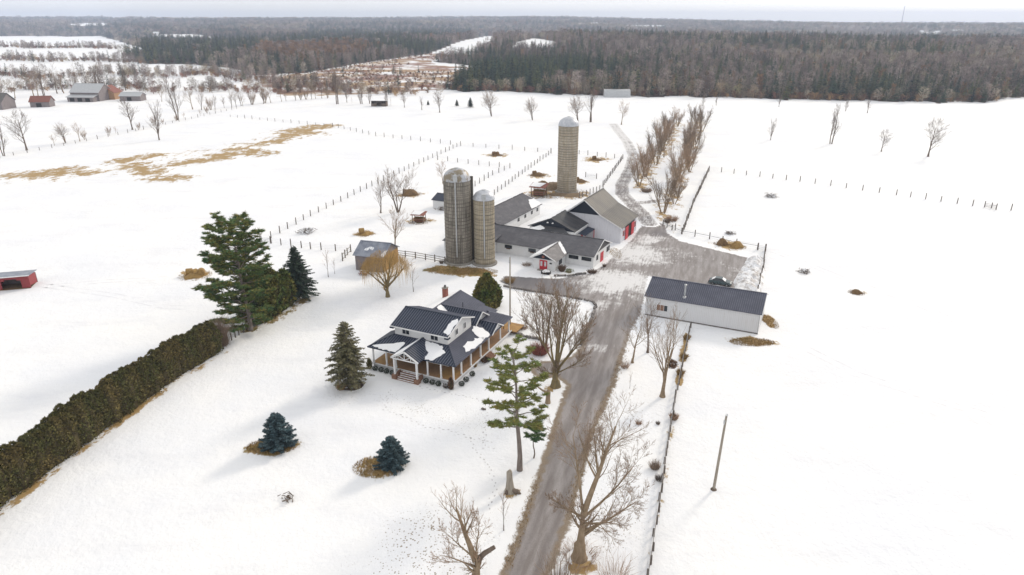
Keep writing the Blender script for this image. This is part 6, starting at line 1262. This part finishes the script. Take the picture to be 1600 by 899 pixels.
def pole(label, bx, by, ty, r0, arm=True, rz=0.0, lean=0.0):
    h = tall(bx, by, ty); t = thing('utility_pole', label, 'pole', (*P(bx, by), 0), rz); obj('shaft', MB().tube([(0, 0, -.2), (lean * .5, 0, h * .5), (lean, 0, h)], [r0, r0 * .85, r0 * .7], 9), M['pole'], t, smooth=True)
    obj('base_collar', MB().lathe([(r0 * 2.2, 0), (r0 * 1.6, .15), (r0, .2)], 9), M['bark_dark'], t)
    if arm: obj('bracket', MB().bar((lean, 0, h - .5), (lean + .1, 0, h + .25), .1).box((lean - .12, 0, h - .8), (.16, .2, .5)), M['galv'], t); obj('insulator', MB().lathe([(.08, h + .02), (.1, h + .15), (.03, h + .25)], 8, lean), M['white'], t)
pole('leaning wooden utility pole alone in the right snowfield', 1115, 765, 650, .17, True, 0, .35); pole('tall wooden utility pole behind the farmhouse porch', 797, 512, 402, .15)
# yard things
pt = thing('picnic_table', 'red brown wooden table beside the timber shed', 'table', (*P(569, 429), 0), R(-16))
obj('top', MB().box((0, 0, .75), (1.9, .8, .07)), M['rust_red'], pt); obj('snow', MB().box((0, 0, .81), (1.6, .6, .05)), M['snow'], pt)
for y in (-.7, .7): obj('bench', MB().box((0, y, .45), (1.9, .3, .06)), M['rust_red'], pt)
for x in (-.7, .7): obj('leg', MB().bar((x, -.75, 0), (x, .25, .72), .08).bar((x + .09, .75, 0), (x + .09, -.25, .72), .08).box((x, 0, .4), (.07, 1.5, .08)), M['rust_red'], pt)
pl = thing('planter_box', 'snow covered planter in front of the stable entrance doors', 'planter', (*P(853, 428), 0), R(-27)); obj('box', MB().box((0, 0, .3), (1.9, .9, .6)), M['black'], pl); obj('snow', mound(.85, .3, 3).mesh('snow', M['snow']) and mound(.85, .3, 3), M['snow'], pl, loc=(0, 0, .6))
ob = leafball(1.0, .4, 120, .14, 31); obj('plants', ob, M['brown_leaf'], pl, loc=(0, 0, .55))
lamp = thing('yard_lamp', 'small lamp post at the rear corner of the porch', 'lamp', (*P(787, 521), 0)); obj('post', MB().tube([(0, 0, 0), (0, 0, 2.3)], [.06, .05], 7), M['black'], lamp); obj('lantern', MB().lathe([(.08, 2.3), (.16, 2.4), (.2, 2.75), (.05, 2.95)], 6), M['galv'], lamp)
# ------------------------------------------------------------------ car
def build_car():
    cx, cy = P(1125, 444.3); c = thing('parked_car', 'dark teal sedan with snow on its windows parked behind the drive shed', 'car', (cx, cy, 0), R(-25))
    L, W = 4.5, 1.75
    side = [(-2.25, .35), (-2.25, .72), (-2.1, .86), (-1.35, .95), (1.0, .93), (1.95, .78), (2.22, .62), (2.25, .35)]; mb = MB(); n = len(side)
    for y, ins in ((-W / 2, 0.06), (-W / 2 + .1, 0), (W / 2 - .1, 0), (W / 2, 0.06)):
        for x, z in side: mb.v.append((x * (1 - ins * .25), y, z - (ins if z > .6 else 0)))
    for i in range(3):
        for j in range(n): a, b = i * n + j, i * n + (j + 1) % n; mb.f.append((a, b, b + n, a + n))
    mb.f.append(tuple(range(n - 1, -1, -1))); mb.f.append(tuple(3 * n + j for j in range(n))); obj('body', mb, M['car_paint'], c)
    cab = MB(); lo = [(-1.65, .92), (1.05, .92)]; hi = [(-.95, 1.42), (.3, 1.42)]
    for y0, y1 in ((-.8, -.6), (.8, .6)):
        cab.v += [(lo[0][0], y0, .9), (lo[1][0], y0, .9), (hi[1][0], y1, 1.4), (hi[0][0], y1, 1.4)]
    cab.f += [(0, 1, 2, 3), (7, 6, 5, 4), (0, 3, 7, 4), (1, 5, 6, 2), (3, 2, 6, 7)]; g = obj('cabin_glass', cab, M['glass'], c)
    obj('roof', MB().slab([(-.98, -.62, 1.44), (.34, -.62, 1.44), (.34, .62, 1.44), (-.98, .62, 1.44)], .05), M['car_paint'], c)
    for x in (-.35,): 
        for s in (-1, 1): obj('pillar', MB().bar((x, s * .8, .92), (x, s * .61, 1.42), .09), M['car_paint'], c)
    obj('windscreen_snow', MB().slab([(.42, -.6, 1.4), (1.05, -.72, .99), (1.05, .72, .99), (.42, .6, 1.4)], .03), M['snow'], c); obj('rear_window_snow', MB().slab([(-1.66, -.7, .99), (-1.0, -.58, 1.42), (-1.0, .58, 1.42), (-1.66, .7, .99)], .03), M['snow'], c)
    wh = MB(); 
    for r, y in ((.32, -.1), (.32, .1)): pass
    wm = MB().lathe([(.2, -.1), (.31, -.1), (.32, -.05), (.32, .05), (.31, .1), (.2, .1)], 18); wm.v = [(x, z, y) for x, y, z in wm.v]; rm = MB().lathe([(.2, -.105), (.2, .105), (.02, .11)], 12); rm.v = [(x, z, y) for x, y, z in rm.v]
    wme, rme = wm.mesh('tyre', M['tyre']), rm.mesh('rim', M['galv'])
    for x in (-1.4, 1.4):
        for s in (-1, 1): w_ = link('wheel', wme, c, (x, s * .8, .32)); link('rim', rme, w_, (0, s * .012, 0))
    for s in (-1, 1): obj('headlight', MB().box((2.2, s * .6, .62), (.1, .36, .13)), M['lamp_clear'], c); obj('tail_light', MB().box((-2.24, s * .65, .74), (.06, .32, .14)), M['lamp_red'], c); obj('mirror', MB().box((.75, s * .93, 1.0), (.14, .16, .12)), M['car_paint'], c)
    obj('bumper', MB().box((2.24, 0, .42), (.1, 1.6, .16)), M['black'], c); obj('bumper', MB().box((-2.25, 0, .42), (.1, 1.6, .16)), M['black'], c)
build_car()

# ------------------------------------------------------------------ distant woods (one mass each, instanced trees)
def proto_bare(seed, h, w, n, broad=1.0):
    r_ = random.Random(seed); mb = MB(); mb.tube([(0, 0, -1), (0, 0, h * .75)], [.22, .08], 4)
    for i in range(n):
        z = h * r_.uniform(.22, .95); f = 1 - abs(z / h - .5) ; a = r_.uniform(0, 6.28); q = w * f * math.sqrt(r_.random()) * broad; p = Vector((q * math.cos(a) * .5, q * math.sin(a) * .5, z - h * .12)); d = Vector((math.cos(a) * r_.uniform(.3, 1), math.sin(a) * r_.uniform(.3, 1), r_.uniform(.05, .95))).normalized(); L = r_.uniform(.9, 2.5); s = d.orthogonal().normalized(); s.rotate(Matrix.Rotation(r_.uniform(0, 6.28), 3, d)); s = s * r_.uniform(.08, .2)
        mb.tri(tuple(p - s), tuple(p + s), tuple(p + d * L))
    return mb
def proto_conifer(seed, h, w, n):
    r_ = random.Random(seed); mb = MB(); mb.tube([(0, 0, -1), (0, 0, h)], [.2, .03], 4)
    for i in range(n):
        t = r_.random() ** .8; z = h * (.08 + .9 * t); a = r_.uniform(0, 6.28); L = w * (1 - t) ** .8 * r_.uniform(.6, 1.1) + .25; d = Vector((math.cos(a), math.sin(a), -.25)); s = Vector((-d.y, d.x, 0)) * (.25 * L + .18); p = Vector((0, 0, z + .3)) + d * L * .15
        mb.tri(tuple(p - s * .3), tuple(p + d * L + s), tuple(p + d * L * .95 - s))
    return mb
PROTO = bpy.data.collections.new('wood_sources')
def addp(name, mb, m): o = bpy.data.objects.new(name, mb.mesh(name, m)); PROTO.objects.link(o)
addp('a0_bare', proto_bare(1, 14, 6.0, 210), M['wood_bare']); addp('a1_bare', proto_bare(2, 16, 5.0, 210), M['wood_mauve']); addp('a2_bare', proto_bare(3, 12, 6.5, 200), M['wood_tan'])
addp('a3_conifer', proto_conifer(4, 15, 3.0, 150), M['wood_conifer']); addp('a4_conifer', proto_conifer(5, 12, 3.2, 140), M['wood_conifer']); addp('a5_larch', proto_bare(6, 15, 2.8, 260), M['wood_larch']); addp('a6_shrub', proto_bare(7, 3.2, 2.6, 70), M['wood_shrub'])
def scatter(name, label, pts):
    """pts: x, y, z, scale, rot, kind"""
    a = np.array(pts); me = bpy.data.meshes.new(name); me.from_pydata(a[:, :3].tolist(), [], [])
    sv = me.attributes.new('sc', 'FLOAT_VECTOR', 'POINT'); sv.data.foreach_set('vector', np.column_stack([a[:, 3] * a[:, 6], a[:, 3] * a[:, 6], a[:, 3]]).astype(np.float32).ravel())
    for k, i, t in (('rz', 4, 'FLOAT'), ('kind_id', 5, 'INT')):
        at = me.attributes.new(k, t, 'POINT'); at.data.foreach_set('value', a[:, i].astype(np.int32 if t == 'INT' else np.float32))
    o = link(name, me); tag(o, label, 'wood', kind='stuff'); ng = bpy.data.node_groups.get('wood_scatter')
    if not ng:
        ng = bpy.data.node_groups.new('wood_scatter', 'GeometryNodeTree'); ng.interface.new_socket('Geometry', in_out='INPUT', socket_type='NodeSocketGeometry'); ng.interface.new_socket('Geometry', in_out='OUTPUT', socket_type='NodeSocketGeometry'); n = ng.nodes; gi = n.new('NodeGroupInput'); go = n.new('NodeGroupOutput')
        ci = n.new('GeometryNodeCollectionInfo'); ci.inputs['Collection'].default_value = PROTO; ci.inputs['Separate Children'].default_value = True; ci.inputs['Reset Children'].default_value = True; ip = n.new('GeometryNodeInstanceOnPoints'); ip.inputs['Pick Instance'].default_value = True
        def na(nm, tp): q = n.new('GeometryNodeInputNamedAttribute'); q.data_type = tp; q.inputs['Name'].default_value = nm; return q.outputs['Attribute']
        cb = n.new('ShaderNodeCombineXYZ'); l = ng.links; l.new(na('rz', 'FLOAT'), cb.inputs[2]); l.new(gi.outputs[0], ip.inputs['Points']); l.new(ci.outputs[0], ip.inputs['Instance']); l.new(na('kind_id', 'INT'), ip.inputs['Instance Index']); l.new(cb.outputs[0], ip.inputs['Rotation']); l.new(na('sc', 'FLOAT_VECTOR'), ip.inputs['Scale']); l.new(ip.outputs[0], go.inputs[0])
    o.modifiers.new('scatter', 'NODES').node_group = ng; return o
CON1 = [(186, 57), (480, 57), (485, 70), (400, 76), (395, 90), (350, 101), (228, 100), (188, 84), (230, 77)]; CON2 = [(480, 40), (590, 36), (740, 45), (735, 56), (640, 66), (560, 70), (480, 72)]; LARCH = [(400, 76), (560, 70), (600, 78), (560, 92), (470, 104), (395, 96)]
CON3 = [(1130, 44), (1215, 49), (1300, 57), (1400, 58), (1500, 56), (1620, 60), (1700, 72), (1480, 70), (1250, 66), (1130, 56)]; CON4 = [(880, 92), (1000, 84), (1130, 88), (1120, 108), (960, 112)]
def woods():
    rng = np.random.default_rng(5); near = []; far = []; marsh = []; hedge = []
    r = 455.0
    while r < 9500:
        st = 6.6 * max(1.0, (r / 700.0)) ** 1.05 if r < 4000 else 35 * (r / 4000.0) ** 1.3
        th = np.arange(-0.80, 0.80, st / r); th = th + rng.uniform(-.4, .4, th.shape) * st / r; rr = r + rng.uniform(-.5, .5, th.shape) * st
        X, Y = rr * np.sin(th), rr * np.cos(th); Z = HZ(X, Y); px, py = pxnp(X, Y, Z); ok = wood_mask(px, py) & (py < 161)
        nz = snoise(X / 60.0, Y / 60.0) + .6 * snoise(X / 23.0 + 3, Y / 25.0); n2 = snoise(X / 300.0 + 7, Y / 420.0); n3 = snoise(X / 140.0 + 11, Y / 190.0 + 4); n4 = snoise(X / 75.0 + 3, Y / 150.0 + 9)
        big = max(1.0, st / 8.5)
        c12 = inpoly(px, py, CON1) | inpoly(px, py, CON2); c3 = inpoly(px, py, CON3); c4 = inpoly(px, py, CON4); lr = inpoly(px, py, LARCH)
        for i in np.nonzero(ok)[0]:
            u = rng.random(); q = n3[i] + rng.normal(0, .45); k = 0 if q < -.25 else (1 if q < .3 else 2)
            pc = .17 + (.6 if n4[i] + .25 * nz[i] > .36 else 0) + (.3 if n2[i] > .3 else 0)
            if py[i] < 115:
                if c12[i]: pc = .92
                elif c3[i]: pc = .8
                elif c4[i]: pc = .5
                elif lr[i] and u < .7: k = 5
            if k != 5 and u < pc: k = 3 + int(rng.integers(0, 2))
            elif k != 5 and rng.random() < (.10 if py[i] > 128 else .04): k = 5
            s = rng.uniform(.55, 1.2) * (1 + .25 * nz[i]) * big ** .12; wd = big ** .75
            (near if r < 1500 else far).append((X[i], Y[i], Z[i] - .3, s, rng.uniform(0, 6.28), k, wd))
        if r < 1500:
            mk = inpoly(px, py, MARSH)
            for i in np.nonzero(mk)[0]:
                if rng.random() < .75 and nz[i] > -.35:
                    k = 6 if rng.random() < .93 else int(rng.choice([0, 3])); mx, my = X[i] + rng.normal(0, 5), Y[i] + rng.normal(0, 7); marsh.append((mx, my, float(HZ(mx, my)) - .1, rng.uniform(.3, .75) * (1 if k == 6 else .9), rng.uniform(0, 6.28), k, 1.0))
        r += st * .85
    for line, w in HEDGEROWS:
        g = [np.array(P(*p)) for p in line]
        for i in range(len(g) - 1):
            L = np.linalg.norm(g[i + 1] - g[i])
            for q in range(int(L / 1.0)):
                p = g[i] + (g[i + 1] - g[i]) * rng.random() + rng.normal(0, w * .9, 2) * np.array([1, 1.4]); p[1] += 12 * math.sin(p[0] / 31.0) + 7 * math.sin(p[0] / 13.0); k = 6 if rng.random() < .5 else int(rng.integers(0, 3)); k = 3 if rng.random() < .04 else k
                hedge.append((p[0], p[1], float(HZ(p[0], p[1])), rng.uniform(.7, 1.4) if k == 6 else rng.uniform(.35, .95), rng.uniform(0, 6.28), k, 1.0))
    g = [np.array(P(*p)) for p in RIGHT_EDGE[:-1]]
    for i in range(len(g) - 1):
        L = np.linalg.norm(g[i + 1] - g[i])
        for q in range(int(L * 1.1)):
            p = g[i] + (g[i + 1] - g[i]) * rng.random() + np.array([rng.normal(0, 3), abs(rng.normal(0, 9)) - 1]); k = 6 if rng.random() < .6 else (2 if rng.random() < .6 else int(rng.integers(0, 6)))
            near.append((p[0], p[1], float(HZ(p[0], p[1])), rng.uniform(.7, 1.5) if k == 6 else rng.uniform(.4, .95), rng.uniform(0, 6.28), k, 1.0))
    scatter('near_wood', 'leafless woodland with scattered conifers behind the fields', near); scatter('far_wood', 'purple brown forest covering the far hills', far); scatter('marsh_scrub', 'low reddish scrub on the tan marsh', marsh); scatter('hedgerow', 'scrubby hedgerows between the far left fields', hedge)
woods()
# ------------------------------------------------------------------ air
def haze():
    m = bpy.data.materials.new('haze_air'); m.use_nodes = True; nt = m.node_tree; nt.nodes.clear(); o = nt.nodes.new('ShaderNodeOutputMaterial'); v = nt.nodes.new('ShaderNodeVolumePrincipled')
    v.inputs['Color'].default_value = (.70, .80, 1.0, 1); v.inputs['Density'].default_value = HAZE_D; v.inputs['Anisotropy'].default_value = 0.2; nt.links.new(v.outputs[0], o.inputs['Volume'])
    mb = MB().box((0, 0, 50), (25600, 25600, 250)); tag(obj('haze', mb, m), 'thin bluish winter haze over the whole valley', 'haze', kind='stuff')
HAZE_D = 0.00012
haze()
